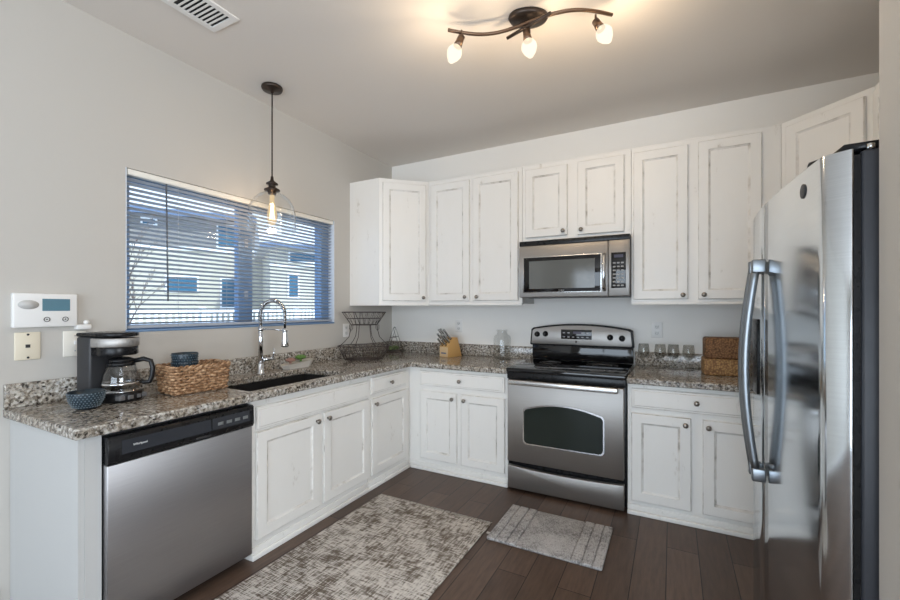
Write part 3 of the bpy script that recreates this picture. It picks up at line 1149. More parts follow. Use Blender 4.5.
part('kick_grille', MB().box(2.79, 2.817, -2.085, -1.207, 0.003, 0.033), BLACK, t, world=True)

# ================================================================== faucet
t = thing('faucet', 'chrome spring-neck kitchen faucet standing behind the black sink', 'faucet', (0.138, -1.592, CT + 0.0003))
part('base', MB().lathe([(0.0, 0), (0.027, 0), (0.027, 0.006), (0.019, 0.012), (0.019, 0.06), (0.016, 0.066), (0, 0.066)], 20), CHROME, t)
part('body', MB().lathe([(0.0145, 0.064), (0.0145, 0.268), (0.012, 0.272)], 18), CHROME, t)
ARX, ARZ, RAD = 0.0, 0.27, 0.088
pa = [(0, 0, 0.268), (0, 0, 0.33)]
dx_, dy_ = 0.97, 0.24
for q in range(0, 17):
    a = PI * q / 16
    pa.append((dx_ * RAD * (1 - math.cos(a)), dy_ * RAD * (1 - math.cos(a)), 0.375 + RAD * math.sin(a)))
pa += [(dx_ * RAD * 2, dy_ * RAD * 2, 0.32), (dx_ * RAD * 2, dy_ * RAD * 2, 0.275)]
part('hose', MB().tube(pa, 0.0075, 8), BLACK, t)
# spring coil round the hose
P3 = [Vector(p_) for p_ in pa[:-1]]
L = [0]
for a, b_ in zip(P3, P3[1:]):
    L.append(L[-1] + (b_ - a).length)
coil = []
turns, n = 58, 58 * 9
for k in range(n + 1):
    s = L[-1] * k / n
    i = max(j for j in range(len(L)) if L[j] <= s + 1e-9)
    i = min(i, len(P3) - 2)
    f = (s - L[i]) / (L[i + 1] - L[i])
    c = P3[i].lerp(P3[i + 1], f)
    tt = (P3[i + 1] - P3[i]).normalized()
    side = Vector((-dy_, dx_, 0)).normalized()
    nn = side.cross(tt)
    a = 2 * PI * turns * k / n
    coil.append(c + (side * math.cos(a) + nn * math.sin(a)) * 0.0118)
part('spring', MB().tube(coil, 0.0019, 5), CHROME, t)
hx, hy = dx_ * RAD * 2, dy_ * RAD * 2
part('spray_head', MB().lathe([(0.0, 0.175), (0.022, 0.175), (0.0235, 0.182), (0.020, 0.22), (0.0135, 0.262), (0.0125, 0.29), (0, 0.292)], 20, T(hx, hy, 0)), CHROME, t)
part('support_arm', MB().tube([(0, 0, 0.283), (hx * 0.5, hy * 0.5, 0.283), (hx * 0.93, hy * 0.93, 0.278)], 0.0045, 8).lathe([(0.017, 0.272), (0.017, 0.292)], 16).lathe([(0.0165, 0.272), (0.0165, 0.284)], 16, T(hx, hy, 0)), CHROME, t)
mb = MB().tube([(0.004, 0.012, 0.088), (0.018, 0.085, 0.090)], 0.0125, 12)
mb.tube([(0.017, 0.078, 0.095), (0.018, 0.084, 0.125), (0.020, 0.087, 0.158)], 0.0055, 8)
part('lever', mb, CHROME, t)

# ================================================================== counter things
# coffee maker
t = thing('coffee_maker', 'black drip coffee maker with a steel band on the left counter', 'coffee maker', (0.205, -2.405, CT + 0.0005), math.radians(16))
part('base', MB().prism([(-0.115, -0.075), (0.03, -0.078), (0.085, -0.066), (0.112, -0.03), (0.118, 0.0), (0.112, 0.03), (0.085, 0.066), (0.03, 0.078), (-0.115, 0.075)], 0, 0.042, 'z', 0.006), BLACK, t)
part('hot_plate', MB().lathe([(0, 0.0424), (0.07, 0.0424), (0.07, 0.046), (0, 0.046)], 28, T(0.035, 0, 0)), CHROME, t)
part('water_tank', MB().box(-0.118, -0.040, -0.076, 0.076, 0.0425, 0.288, 0.008), DGREY, t)
hd = [(-0.118, -0.076), (0.02, -0.076), (0.068, -0.060), (0.090, -0.030), (0.095, 0.0), (0.090, 0.030), (0.068, 0.060), (0.02, 0.076), (-0.118, 0.076)]
part('brew_head', MB().prism([(x * 0.97, y * 0.96) for x, y in hd if x > -0.1] + [(-0.038, 0.073), (-0.038, -0.073)], 0.205, 0.242, 'z', 0.004), BLACK, t)
part('steel_band', MB().prism([(x, y) for x, y in hd if x > -0.1] + [(-0.039, 0.0759), (-0.039, -0.0759)], 0.2425, 0.282, 'z', 0.002), STEEL, t, 'steel band')
part('lid', MB().prism([(x, y * 0.985) for x, y in hd], 0.2885, 0.306, 'z', 0.005), BLACK, t)
mb = MB()
for k, yy in enumerate((-0.055, -0.02, 0.015, 0.05)):
    mb.box(0.098 - abs(yy) * 0.25, 0.1195 - abs(yy) * 0.17, yy - 0.012, yy + 0.012, 0.012, 0.030, 0.002)
part('button', mb, mat('button_grey', (0.14, 0.14, 0.145), 0.4), t)
# carafe
t = thing('coffee_carafe', 'glass coffee carafe with a black handle sitting in the coffee maker', 'carafe', (0.239, -2.395, CT + 0.0475), math.radians(50))
part('glass', MB().lathe([(0.0, 0.0), (0.058, 0.0), (0.069, 0.012), (0.072, 0.035), (0.066, 0.075), (0.052, 0.112), (0.047, 0.122), (0.045, 0.122), (0.050, 0.111), (0.064, 0.074), (0.070, 0.035), (0.067, 0.013), (0.057, 0.003), (0, 0.003)], 32), CARAFE, t)
part('band', MB().lathe([(0.0475, 0.110), (0.054, 0.110), (0.049, 0.127), (0.0465, 0.127), (0.0475, 0.110)], 32, cap=False), BLACK, t)
part('lid', MB().lathe([(0, 0.1272), (0.049, 0.1272), (0.049, 0.138), (0.03, 0.146), (0, 0.147)], 28), BLACK, t)
part('handle', MB().tube([(0.050, 0, 0.128), (0.085, 0, 0.136), (0.112, 0, 0.126), (0.120, 0, 0.095), (0.117, 0, 0.055), (0.108, 0, 0.030), (0.088, 0, 0.028), (0.0735, 0, 0.036)], 0.0105, 10), BLACK, t)
part('base_ring', MB().lathe([(0.0715, 0.026), (0.0738, 0.026), (0.0738, 0.036), (0.0715, 0.036), (0.0715, 0.026)], 32, cap=False), CHROME, t)


def bowl(loc, label, r, h, group=None, name='bowl'):
    t_ = thing(name, label, 'bowl', loc, 0.3, group)
    prof = [(0.0, 0.0), (r * 0.50, 0.0), (r * 0.72, h * 0.16), (r * 0.92, h * 0.5), (r, h * 0.96), (r * 0.99, h), (r * 0.955, h * 0.985), (r * 0.87, h * 0.5), (r * 0.65, h * 0.19), (r * 0.45, 0.006), (0, 0.006)]
    part('shell', MB().lathe(prof, 36), BOWL, t_)
    mb_ = MB()
    rows = 7
    for i in range(rows):
        fz = 0.16 + 0.76 * i / (rows - 1)
        zz = h * fz
        for (r0, z0), (r1, z1) in zip(prof[1:5], prof[2:6]):
            if z0 <= zz <= z1 + 1e-9:
                rr = r0 + (r1 - r0) * (zz - z0) / max(1e-6, z1 - z0)
                break
        for k in range(30):
            a = 2 * PI * (k + 0.5 * (i % 2)) / 30
            r3 = bmesh.ops.create_icosphere(mb_.bm, subdivisions=1, radius=0.0030)
            for v in r3['verts']:
                v.co += Vector((rr * math.cos(a), rr * math.sin(a), zz))
    part('raised_dots', mb_, BOWLDOT, t_, kind='stuff')
    return t_


bowl((0.300, -2.545, CT + 0.0004), 'dark blue dotted bowl in front of the coffee maker', 0.062, 0.072)

# wicker basket
wl, ww, wh = 0.27, 0.185, 0.130
bc = (0.300, -2.105)
t = thing('wicker_basket', 'tan rectangular wicker basket holding blue bowls beside the coffee maker', 'basket', (bc[0], bc[1], CT + 0.001), math.radians(-6))


def rrect(w_, l_, r_, n):
    """points round a rounded rectangle (w along x, l along y) with arc-length parameter"""
    segs = []
    hw, hl = w_ / 2 - r_, l_ / 2 - r_
    per = 4 * (hw + hl) + 2 * PI * r_
    out = []
    for k in range(n):
        s = per * k / n
        for (cx_, cy_, nx_, ny_, ln) in ((hw, -hl, 1, 0, 2 * hl), (hw, hl, 0, 1, 2 * hw), (-hw, hl, -1, 0, 2 * hl), (-hw, -hl, 0, -1, 2 * hw)):
            if s <= ln:
                tx, ty = -ny_, nx_
                out.append((cx_ + nx_ * r_ + tx * s, cy_ + ny_ * r_ + ty * s, nx_, ny_))
                break
            s -= ln
            if s <= PI / 2 * r_:
                a0 = math.atan2(ny_, nx_)
                a = a0 + s / r_
                ex, ey = cx_ - ny_ * ln, cy_ + nx_ * ln
                out.append((ex + r_ * math.cos(a), ey + r_ * math.sin(a), math.cos(a), math.sin(a)))
                break
            s -= PI / 2 * r_
    return out


mb = MB()
N = 216
rows = 9
nst = 18
for i in range(rows):
    z = 0.010 + (wh - 0.020) * i / (rows - 1)
    fl = 0.93 + 0.07 * i / (rows - 1)
    pts = []
    for k, (x, y, nx_, ny_) in enumerate(rrect(ww * fl, wl * fl, 0.02, N)):
        o = 0.0042 * math.cos(PI * nst * 2 * k / N + PI * i)
        pts.append((x + nx_ * o, y + ny_ * o, z + 0.0016 * math.sin(k * 0.9 + i * 2)))
    mb.tube(pts, 0.0068, 6, True)
rr_ = rrect(ww * 0.94, wl * 0.94, 0.02, nst * 2)
for x, y, nx_, ny_ in rr_:
    mb.tube([(x, y, 0.004), (x + nx_ * 0.006, y + ny_ * 0.006, wh)], 0.0035, 5)
part('woven_sides', mb, WICKER, t)
mb = MB()
for off in (0, 1):
    pts = []
    for k, (x, y, nx_, ny_) in enumerate(rrect(ww * 1.01, wl * 1.005, 0.022, N)):
        a = 0.5 * k + off * PI
        pts.append((x + nx_ * 0.005 * math.cos(a), y + ny_ * 0.005 * math.cos(a), wh + 0.005 * math.sin(a)))
    mb.tube(pts, 0.0058, 6, True)
part('rim', mb, WICKER, t)
part('base_panel', MB().box(-ww * 0.44, ww * 0.44, -wl * 0.44, wl * 0.44, 0.0, 0.010), WICKER, t)
for dz_, lb_ in ((0.0, 'dark blue dotted bowl at the bottom of the stack in the wicker basket'), (0.040, 'dark blue dotted bowl in the middle of the stack in the wicker basket'), (0.080, 'dark blue dotted bowl stacked topmost in the wicker basket')):
    bowl((0.262, -2.128, CT + 0.0115 + dz_), lb_, 0.059, 0.098, 'bowls in the wicker basket')

# stone planter with succulents
t = thing('planter_tray', 'pale stone boat-shaped planter tray behind the sink', 'planter', (0.118, -1.285, CT + 0.0004), math.radians(88))
pts = [(-0.135, 0), (-0.10, -0.042), (0.09, -0.046), (0.14, -0.01), (0.13, 0.03), (0.08, 0.046), (-0.09, 0.042)]
mb = MB()
lo = [mb.bm.verts.new((x * 0.82, y * 0.72, 0)) for x, y in pts]
hi = [mb.bm.verts.new((x, y, 0.040 + 0.012 * (x / 0.14))) for x, y in pts]
hin = [mb.bm.verts.new((x * 0.9, y * 0.8, 0.037 + 0.012 * (x / 0.14))) for x, y in pts]
mb.bm.faces.new(list(reversed(lo)))
for a, b_ in ((lo, hi), (hi, hin)):
    for k in range(7):
        mb.bm.faces.new((a[k], a[(k + 1) % 7], b_[(k + 1) % 7], b_[k]))
mb.bm.faces.new(hin)
bmesh.ops.recalc_face_normals(mb.bm, faces=mb.bm.faces[:])
part('tray', mb, STONE, t)


def succ(loc, label, m, r, nl, hgt):
    t_ = thing('succulent', label, 'plant', loc, 0.4)
    mb_ = MB()
    for ring_, (cnt, tilt, sc_) in enumerate(((nl, 0.35, 1.0), (nl - 2, 0.8, 0.85), (nl - 4, 1.2, 0.65))):
        for k in range(cnt):
            a = 2 * PI * (k + 0.5 * ring_) / cnt
            M_ = Rz(a) @ Matrix.Rotation(-tilt, 4, 'Y') @ T(r * 0.5 * sc_, 0, 0)
            mb_.sphere((0, 0, 0), r * 0.55 * sc_, 1, (1.0, 0.62, 0.42), T(0, 0, hgt * 0.3) @ M_)
    mb_.lathe([(0.0, 0), (0.008, 0), (0.008, hgt * 0.35), (0, hgt * 0.35)], 8)
    part('rosette', mb_, m, t_)


succ((0.112, -1.335, CT + 0.035), 'dusty pink succulent at the left of the stone planter', SUCR, 0.036, 9, 0.05)
succ((0.116, -1.248, CT + 0.040), 'bright green succulent at the right of the stone planter', SUCG, 0.042, 10, 0.07)

# two-tier wire basket
t = thing('wire_fruit_basket', 'two-tier dark wire fruit basket on the counter near the corner', 'basket', (0.262, -0.735, CT + 0.0004), math.radians(42))


def wire_tier(name, a0, b0, a1, b1, z0, z1, nw, amp):
    mb_ = MB()

    def el(a, b_, z, n_=48):
        return [(a * math.cos(2 * PI * k / n_), b_ * math.sin(2 * PI * k / n_), z) for k in range(n_)]
    for f_, rr in ((0, 0.0032), (0.5, 0.0018), (1, 0.0036)):
        mb_.tube(el(a0 + (a1 - a0) * f_, b0 + (b1 - b0) * f_, z0 + (z1 - z0) * f_), rr, 6, True)
    for k in range(nw):
        for sgn in (-1, 1):
            p0 = 2 * PI * k / nw
            p1 = p0 + sgn * amp
            q = [(a0 * math.cos(p0), b0 * math.sin(p0), z0), ((a0 + a1) / 2 * math.cos((p0 + p1) / 2), (b0 + b1) / 2 * math.sin((p0 + p1) / 2), (z0 + z1) / 2), (a1 * math.cos(p1), b1 * math.sin(p1), z1)]
            mb_.tube(q, 0.0014, 5)
    for k in range(-4, 5):
        y_ = b0 * k / 5
        x_ = a0 * math.sqrt(max(0, 1 - (y_ / b0) ** 2))
        mb_.tube([(-x_, y_, z0), (x_, y_, z0)], 0.0017, 5)
    part(name, mb_, WIRE, t)


wire_tier('lower_basket', 0.152, 0.095, 0.205, 0.140, 0.012, 0.118, 24, 0.12)
wire_tier('upper_basket', 0.105, 0.070, 0.172, 0.115, 0.285, 0.385, 20, 0.13)
for sx_, sy_ in ((-1, -0.32), (-0.42, -1), (0.42, -1), (1, -0.32), (0.6, 1), (-0.6, 1)):
    n_ = math.hypot(sx_, sy_)
    ux, uy = sx_ / n_, sy_ / n_
    p0 = (0.205 * ux, 0.140 * uy, 0.118)
    p1 = (0.125 * ux, 0.088 * uy, 0.19)
    p2 = (0.105 * ux, 0.072 * uy, 0.285)
    part('stand_wire', MB().tube([p0, ((p0[0] + p1[0]) / 2 * 1.0, (p0[1] + p1[1]) / 2, 0.148), p1, ((p1[0] + p2[0]) / 2 * 0.97, (p1[1] + p2[1]) / 2 * 0.97, 0.24), p2], 0.0026, 6), WIRE, t)
for sx_ in (-1, 1):
    mb = MB().tube([(sx_ * 0.112, -0.045, 0.288), (sx_ * 0.114, -0.047, 0.255), (sx_ * 0.103, -0.050, 0.240), (sx_ * 0.090, -0.053, 0.255), (sx_ * 0.088, -0.053, 0.288)], 0.0022, 6)
    part('hook', mb, WIRE, t)
for sx_, sy_ in ((-1, -1), (1, -1), (1, 1), (-1, 1)):
    part('foot', MB().sphere((sx_ * 0.105, sy_ * 0.066, 0.0065), 0.0065, 1), WIRE, t)

# triangular wire terrarium in the corner
t = thing('wire_terrarium', 'triangular dark wire terrarium with greenery in the back left corner', 'ornament', (0.125, -0.13, CT + 0.0004), math.radians(20))
part('base_tray', MB().box(-0.075, 0.075, -0.05, 0.05, 0, 0.018, 0.004), BRONZE, t)
mb = MB()
for y_ in (-0.045, 0.045):
    mb.tube([(-0.07, y_, 0.017), (0, y_, 0.232), (0.07, y_, 0.017)], 0.003, 6)
    mb.tube([(-0.028, y_, 0.146), (0.028, y_, 0.146)], 0.0025, 6)
mb.tube([(0, -0.045, 0.232), (0, 0.045, 0.232)], 0.003, 6)
mb.tube([(0, 0, 0.232), (0, 0, 0.243)], 0.0035, 6)
part('wire_frame', mb, WIRE, t)
mb = MB()
for k in range(26):
    mb.sphere((random.uniform(-0.045, 0.045), random.uniform(-0.03, 0.03), 0.03 + random.uniform(0, 0.03)), random.uniform(0.008, 0.016), 1, (1, 1, 0.8))
part('greenery', mb, MOSS, t)

# knife block
KB = (0.745, -0.165)
t = thing('knife_block', 'light wooden knife block on the back counter', 'knife block', (KB[0], KB[1], CT + 0.0004), math.radians(73))
side = [(-0.085, 0.0), (0.085, 0.0), (0.03, 0.165), (-0.015, 0.165), (-0.085, 0.09)]
mb = MB().prism(side, -0.052, 0.052, 'y', 0.003)
part('block', mb, BLOCKW, t)
part('front_face', MB().box(-0.0868, -0.0855, -0.049, 0.049, 0.004, 0.086), BLOCKL, t, 'pale front face')
part('maker_mark', MB().box(-0.0876, -0.0869, -0.03, 0.03, 0.028, 0.040), mat('mark_blue_grey', (0.16, 0.17, 0.24), 0.5), t)
# the slanted slot face goes from (-0.085, 0.09) to (-0.015, 0.165): knives lean up and to the front
ang = math.atan2(0.075, 0.07)
nx_, nz_ = -math.sin(ang), math.cos(ang)


def knife(s, y, ln, k):
    bx_ = -0.085 + 0.07 * s
    bz_ = 0.09 + 0.075 * s
    base = T(KB[0], KB[1], CT + 0.0004) @ Rz(math.radians(73))
    w0 = base @ Vector((bx_ + nx_ * 0.002, y, bz_ + nz_ * 0.002))
    t_ = thing('knife', 'steel-handled kitchen knife standing in the wooden knife block', 'knife', w0, math.radians(73), 'knives in the wooden block')
    A = Matrix.Rotation(-(PI / 2 - ang) - 0.0, 4, 'Y')
    A = Matrix.Rotation(math.atan2(nx_, nz_), 4, 'Y')
    mb_ = MB().prism([(-0.008, 0.0), (0.008, 0.0), (0.010, 0.012), (0.0075, ln * 0.4), (0.0085, ln * 0.8), (0.011, ln * 0.95), (0.007, ln), (-0.006, ln), (-0.0075, ln * 0.5), (-0.0085, 0.012)], -0.006, 0.006, 'y', 0.002, A)
    part('handle', mb_, HANDLE, t_)
    part('bolster', MB().box(-0.009, 0.009, -0.0065, 0.0065, -0.0012, 0.004, 0.001, 2, A), BLACK, t_)


for k, (s, y, ln) in enumerate(((0.82, -0.03, 0.125), (0.82, 0.005, 0.13), (0.82, 0.035, 0.12), (0.45, -0.035, 0.105), (0.45, -0.005, 0.10), (0.45, 0.03, 0.11), (0.12, -0.02, 0.085), (0.12, 0.02, 0.085))):
    knife(s, y, ln, k)

# glass jar
t = thing('glass_jar', 'empty clear glass jar on the back counter left of the range', 'jar', (1.195, -0.105, CT + 0.0004))
jp = [(0.0, 0.0), (0.064, 0.0), (0.070, 0.006), (0.071, 0.02), (0.071, 0.165), (0.066, 0.185), (0.046, 0.203), (0.040, 0.212), (0.040, 0.226), (0.049, 0.232), (0.049, 0.238), (0.038, 0.238), (0.037, 0.212), (0.044, 0.200), (0.0635, 0.182), (0.068, 0.165), (0.068, 0.02), (0.062, 0.008), (0, 0.008)]
part('jar_body', MB().lathe(jp, 36), CLEAR, t)

# wine glasses
gp = [(0.0, 0.0), (0.034, 0.0), (0.034, 0.002), (0.012, 0.006), (0.0045, 0.014), (0.004, 0.055), (0.007, 0.064), (0.024, 0.075), (0.035, 0.092), (0.0375, 0.112), (0.035, 0.140), (0.0315, 0.168), (0.0302, 0.168), (0.0337, 0.140), (0.0362, 0.112), (0.0336, 0.093), (0.022, 0.0775), (0.0, 0.070)]
gl = None
glabels = ['smoked wine glass standing nearest the range', 'smoked wine glass second from the range', 'smoked wine glass third from the range', 'smoked wine glass standing nearest the woven box']
for (gx, gy), lb in zip(((2.262, -0.135), (2.366, -0.140), (2.446, -0.128), (2.536, -0.135)), glabels):
    if gl is None:
        gl = solo('wine_glass', MB().lathe(gp, 28), SMOKE, lb, 'glass', (gx, gy, CT + 0.0004), 0, 'smoked wine glasses beside the range')
    else:
        dup(gl, (gx, gy, CT + 0.0004), 0, lb)

# woven box with lid
t = thing('woven_box', 'brown woven seagrass box with a darker deep lid by the refrigerator', 'box', (2.745, -0.235, CT + 0.0004), math.radians(3))
part('box_body', MB().box(-0.135, 0.135, -0.085, 0.085, 0, 0.102, 0.010, 3), SEAG_L, t, 'pale lower half')
part('box_lid', MB().box(-0.128, 0.136, -0.078, 0.078, 0.1023, 0.232, 0.014, 3), SEAG_D, t, 'dark brown upper half')
mb = MB().tube([(0.055, -0.02, 0.2315), (0.066, -0.02, 0.252), (0.085, -0.02, 0.268), (0.100, -0.02, 0.262), (0.098, -0.02, 0.246), (0.08, -0.02, 0.242)], 0.0028, 6)
part('loop', mb, BLACK, t)

# ================================================================== wall devices
t = thing('alarm_panel', 'white alarm keypad panel with a small screen on the left wall', 'alarm panel', (0.001, -2.58, 1.158))
part('housing', MB().box(0.001, 0.030, -2.688, -2.473, 1.158, 1.305, 0.006, 3), WHITEP, t, world=True)
part('screen', MB().box(0.0302, 0.0315, -2.596, -2.502, 1.229, 1.282), LCD, t, 'blue grey screen', world=True)
Mx = Matrix.Rotation(PI / 2, 4, 'Y')
part('speaker_grille', MB().lathe([(0, 0), (0.024, 0), (0.024, 0.001), (0, 0.0015)], 28, T(0.0302, -2.640, 1.256) @ Mx @ Matrix.Diagonal((0.82, 1.4, 1, 1))), mat('grille_grey', (0.55, 0.54, 0.52), 0.6), t, world=True)
for yy, c in ((-2.581, GREYP), (-2.518, GREYP)):
    mb = MB().lathe([(0.0085, 0), (0.011, 0), (0.011, 0.002), (0.0085, 0.002), (0.0085, 0)], 20, T(0.0302, yy, 1.192) @ Mx, cap=False)
    mb.lathe([(0, 0), (0.003, 0), (0.003, 0.0015), (0, 0.0015)], 10, T(0.0302, yy, 1.192) @ Mx)
    part('button', mb, DGREY, t, world=True)

t = thing('phone_jack_plate', 'almond phone jack plate below the alarm panel', 'wall plate', (0.001, -2.635, 1.02))
part('plate', MB().box(0.001, 0.008, -2.677, -2.594, 1.020, 1.138, 0.003), ALMOND, t, world=True)
mb = MB().box(0.0082, 0.0095, -2.643, -2.628, 1.072, 1.086)
for z in (1.030, 1.128):
    mb.lathe([(0, 0), (0.0045, 0), (0.0045, 0.0015), (0, 0.0015)], 10, T(0.0082, -2.635, z) @ Mx)
part('jack', mb, DGREY, t, world=True)
t = thing('light_switch', 'ivory light switch plate partly behind the coffee maker', 'switch', (0.001, -2.475, 1.02))
part('plate', MB().box(0.001, 0.008, -2.518, -2.433, 1.020, 1.137, 0.003), mat('ivory_plastic', (0.78, 0.74, 0.66), 0.4), t, world=True)
part('toggle', MB().box(0.0082, 0.018, -2.480, -2.471, 1.074, 1.092, 0.002), WHITEP, t, world=True)
mb = MB()
for z in (1.045, 1.114):
    mb.lathe([(0, 0), (0.003, 0), (0.003, 0.0012), (0, 0.0012)], 10, T(0.0082, -2.4755, z) @ Mx)
part('screw', mb, GREYP, t, world=True)
t = thing('plug_adapter', 'small white plug-in fixture on the wall above the light switch', 'plug', (0.001, -2.44, 1.145))
part('housing', MB().box(0.001, 0.030, -2.478, -2.420, 1.142, 1.166, 0.006, 3).sphere((0.02, -2.438, 1.175), 0.012, 2), WHITEP, t, world=True)


def outlet(label, x, z, n=None):
    t_ = thing('wall_outlet', label, 'outlet', (x, -0.001, z - 0.055))
    part('plate', MB().box(-0.036, 0.036, -0.007, -0.001, 0.0, 0.112, 0.003), WHITEP, t_)
    for zz in (0.033, 0.079):
        s_ = part('socket', MB().box(-0.016, 0.016, -0.0085, -0.0072, zz - 0.015, zz + 0.015, 0.0006), mat('socket_white', (0.72, 0.72, 0.70), 0.4), t_)
        part('slot', MB().box(-0.008, -0.0055, -0.0092, -0.0086, zz - 0.005, zz + 0.006).box(0.0055, 0.008, -0.0092, -0.0086, zz - 0.005, zz + 0.006).box(-0.002, 0.002, -0.0092, -0.0086, zz - 0.011, zz - 0.008), DGREY, s_)
    return t_


outlet('white wall outlet on the back wall above the knife block', 0.742, 1.083)
o2 = outlet('white wall outlet on the back wall above the wine glasses', 2.342, 1.084)
dup(o2, (0.001, -0.66, 1.0), R90, 'white wall outlet on the left wall behind the wire basket')

# ================================================================== pendant, ceiling light, vent
PX, PY = 0.216, -1.569
t = thing('pendant_light', 'clear glass bell pendant light hanging in front of the window', 'pendant light', (PX, PY, 1.727))
part('canopy', MB().lathe([(0, 2.6335), (0.062, 2.6335), (0.064, 2.624), (0.058, 2.612), (0.012, 2.606), (0.008, 2.595), (0, 2.595)], 32, T(PX, PY, 0)), BRONZE, t, world=True)
part('cord', MB().tube([(PX, PY, 2.60), (PX, PY, 2.06)], 0.0042, 8), BRONZE, t, world=True)
part('socket_cap', MB().lathe([(0, 2.075), (0.008, 2.07), (0.010, 2.05), (0.014, 2.042), (0.036, 2.026), (0.036, 2.020), (0.022, 2.014), (0.022, 2.002), (0.030, 1.998), (0.047, 1.988), (0.047, 1.980), (0.030, 1.977), (0.022, 1.955), (0, 1.955)], 28, T(PX, PY, 0)), BRONZE, t, world=True)
bp = [(0.040, 1.977), (0.046, 1.968), (0.075, 1.955), (0.105, 1.930), (0.128, 1.890), (0.138, 1.850), (0.141, 1.80), (0.142, 1.735), (0.1435, 1.729), (0.1415, 1.727), (0.139, 1.735), (0.138, 1.80), (0.135, 1.850), (0.125, 1.889), (0.103, 1.928), (0.074, 1.952), (0.045, 1.965), (0.038, 1.974)]
part('glass_shade', MB().lathe(bp, 48, T(PX, PY, 0), cap=False), CLEAR, t, world=True)
bb = part('bulb', MB().lathe([(0, 1.762), (0.012, 1.765), (0.026, 1.785), (0.031, 1.812), (0.029, 1.84), (0.020, 1.885), (0.014, 1.915), (0.014, 1.953)], 24, T(PX, PY, 0)), BULBG, t, 'glowing amber bulb', world=True)
mb = MB()
for k in range(6):
    a = 2 * PI * k / 6
    mb.tube([(PX + 0.006 * math.cos(a), PY + 0.006 * math.sin(a), 1.895), (PX + 0.015 * math.cos(a + 0.2), PY + 0.015 * math.sin(a + 0.2), 1.80)], 0.0016, 5)
part('filament', mb, FILA, bb, world=True)
light('pendant_glow', 'POINT', (PX, PY, 1.745), 3, (1.0, 0.70, 0.42), shadow_soft_size=0.03)

LX, LY = 1.833, -1.432
t = thing('ceiling_spotlight', 'bronze ceiling light with wavy bars and three lit glass shades', 'ceiling light', (LX, LY, H))
part('canopy', MB().lathe([(0, H - 0.0005), (0.092, H - 0.0005), (0.095, H - 0.010), (0.086, H - 0.024), (0.02, H - 0.034), (0, H - 0.034)], 40, T(LX, LY, 0) @ Rz(0.489), 1.0, 0.68), BRONZE, t, world=True)
part('stem', MB().tube([(LX, LY, H - 0.03), (LX, LY, H - 0.078)], 0.010, 12), BRONZE, t, world=True)
zb_ = H - 0.074
pts = []
A0, A1 = Vector((1.501, -1.62, zb_)), Vector((2.200, -1.363, zb_))
dv = (A1 - A0)
nv = Vector((-dv.y, dv.x, 0)).normalized()
for k in range(33):
    s = k / 32
    pts.append(A0 + dv * s + nv * 0.055 * math.sin(2 * PI * s))
part('wavy_bar', MB().tube(pts, 0.008, 10), BRONZE_L, t, world=True)
part('cross_bar', MB().tube([(1.735, -1.452, zb_ - 0.014), (1.85, -1.488, zb_ - 0.014), (1.965, -1.524, zb_ - 0.014)], 0.008, 10), BRONZE, t, world=True)
for (bx_, by_), tilt in (((1.557, -1.588), (-0.42, -0.18)), ((1.840, -1.484), (0.18, -0.02)), ((2.135, -1.400), (0.52, -0.1))):
    hz = zb_ - 0.030
    sw = 0.0
    dirv = Vector((tilt[0], tilt[1], -1)).normalized()
    q = Vector((0, 0, -1)).rotation_difference(dirv).to_matrix().to_4x4()
    M = T(bx_, by_, hz) @ q
    hd_ = part('lamp_head', MB().tube([(bx_, by_, zb_), (bx_, by_, hz)], 0.005, 8).lathe([(0, 0.004), (0.016, 0.002), (0.018, -0.03), (0.021, -0.052), (0.0, -0.052)], 18, M), BRONZE_L, t, world=True)
    part('glass_shade', MB().lathe([(0.020, -0.050), (0.026, -0.056), (0.034, -0.072), (0.036, -0.086), (0.028, -0.108), (0.012, -0.130), (0.0, -0.134)], 22, M, cap=False), SHADE, hd_, 'lit frosted glass shade', world=True)
    pp = M @ Vector((0, 0, -0.160))
    light('spotlight_glow', 'POINT', pp, 5.4 if bx_ > 2.0 else (3.4 if bx_ < 1.7 else 5.0), (1.0, 0.76, 0.50), shadow_soft_size=0.03)

t = thing('ceiling_vent', 'white ceiling air vent with two louvred sections', 'air vent', (0.505, -2.29, H))
vx0, vx1, vy0, vy1 = 0.408, 0.602, -2.52, -2.066
part('frame', MB().cells([vx0, vx0 + 0.028, vx1 - 0.028, vx1], [vy0, vy0 + 0.03, -2.30, -2.282, vy1 - 0.03, vy1], H - 0.009, H - 0.0005, lambda x, y: not (vx0 + 0.028 < x < vx1 - 0.028 and (vy0 + 0.03 < y < -2.30 or -2.282 < y < vy1 - 0.03)), 0.002), TRIM, t, world=True)
part('duct_shade_sheet', MB().box(vx0 + 0.02, vx1 - 0.02, vy0 + 0.02, vy1 - 0.02, H - 0.0022, H - 0.0006), BLACK, t, world=True)  # flat black sheet behind the louvres, painted in for the shade there
mb = MB()
y = vy0 + 0.035
while y < vy1 - 0.034:
    if not (-2.306 < y < -2.278):
        mb.box(vx0 + 0.026, vx1 - 0.026, y - 0.0048, y + 0.0048, H - 0.0075, H - 0.0058)
    y += 0.0205
part('louvres', mb, TRIM, t, world=True)

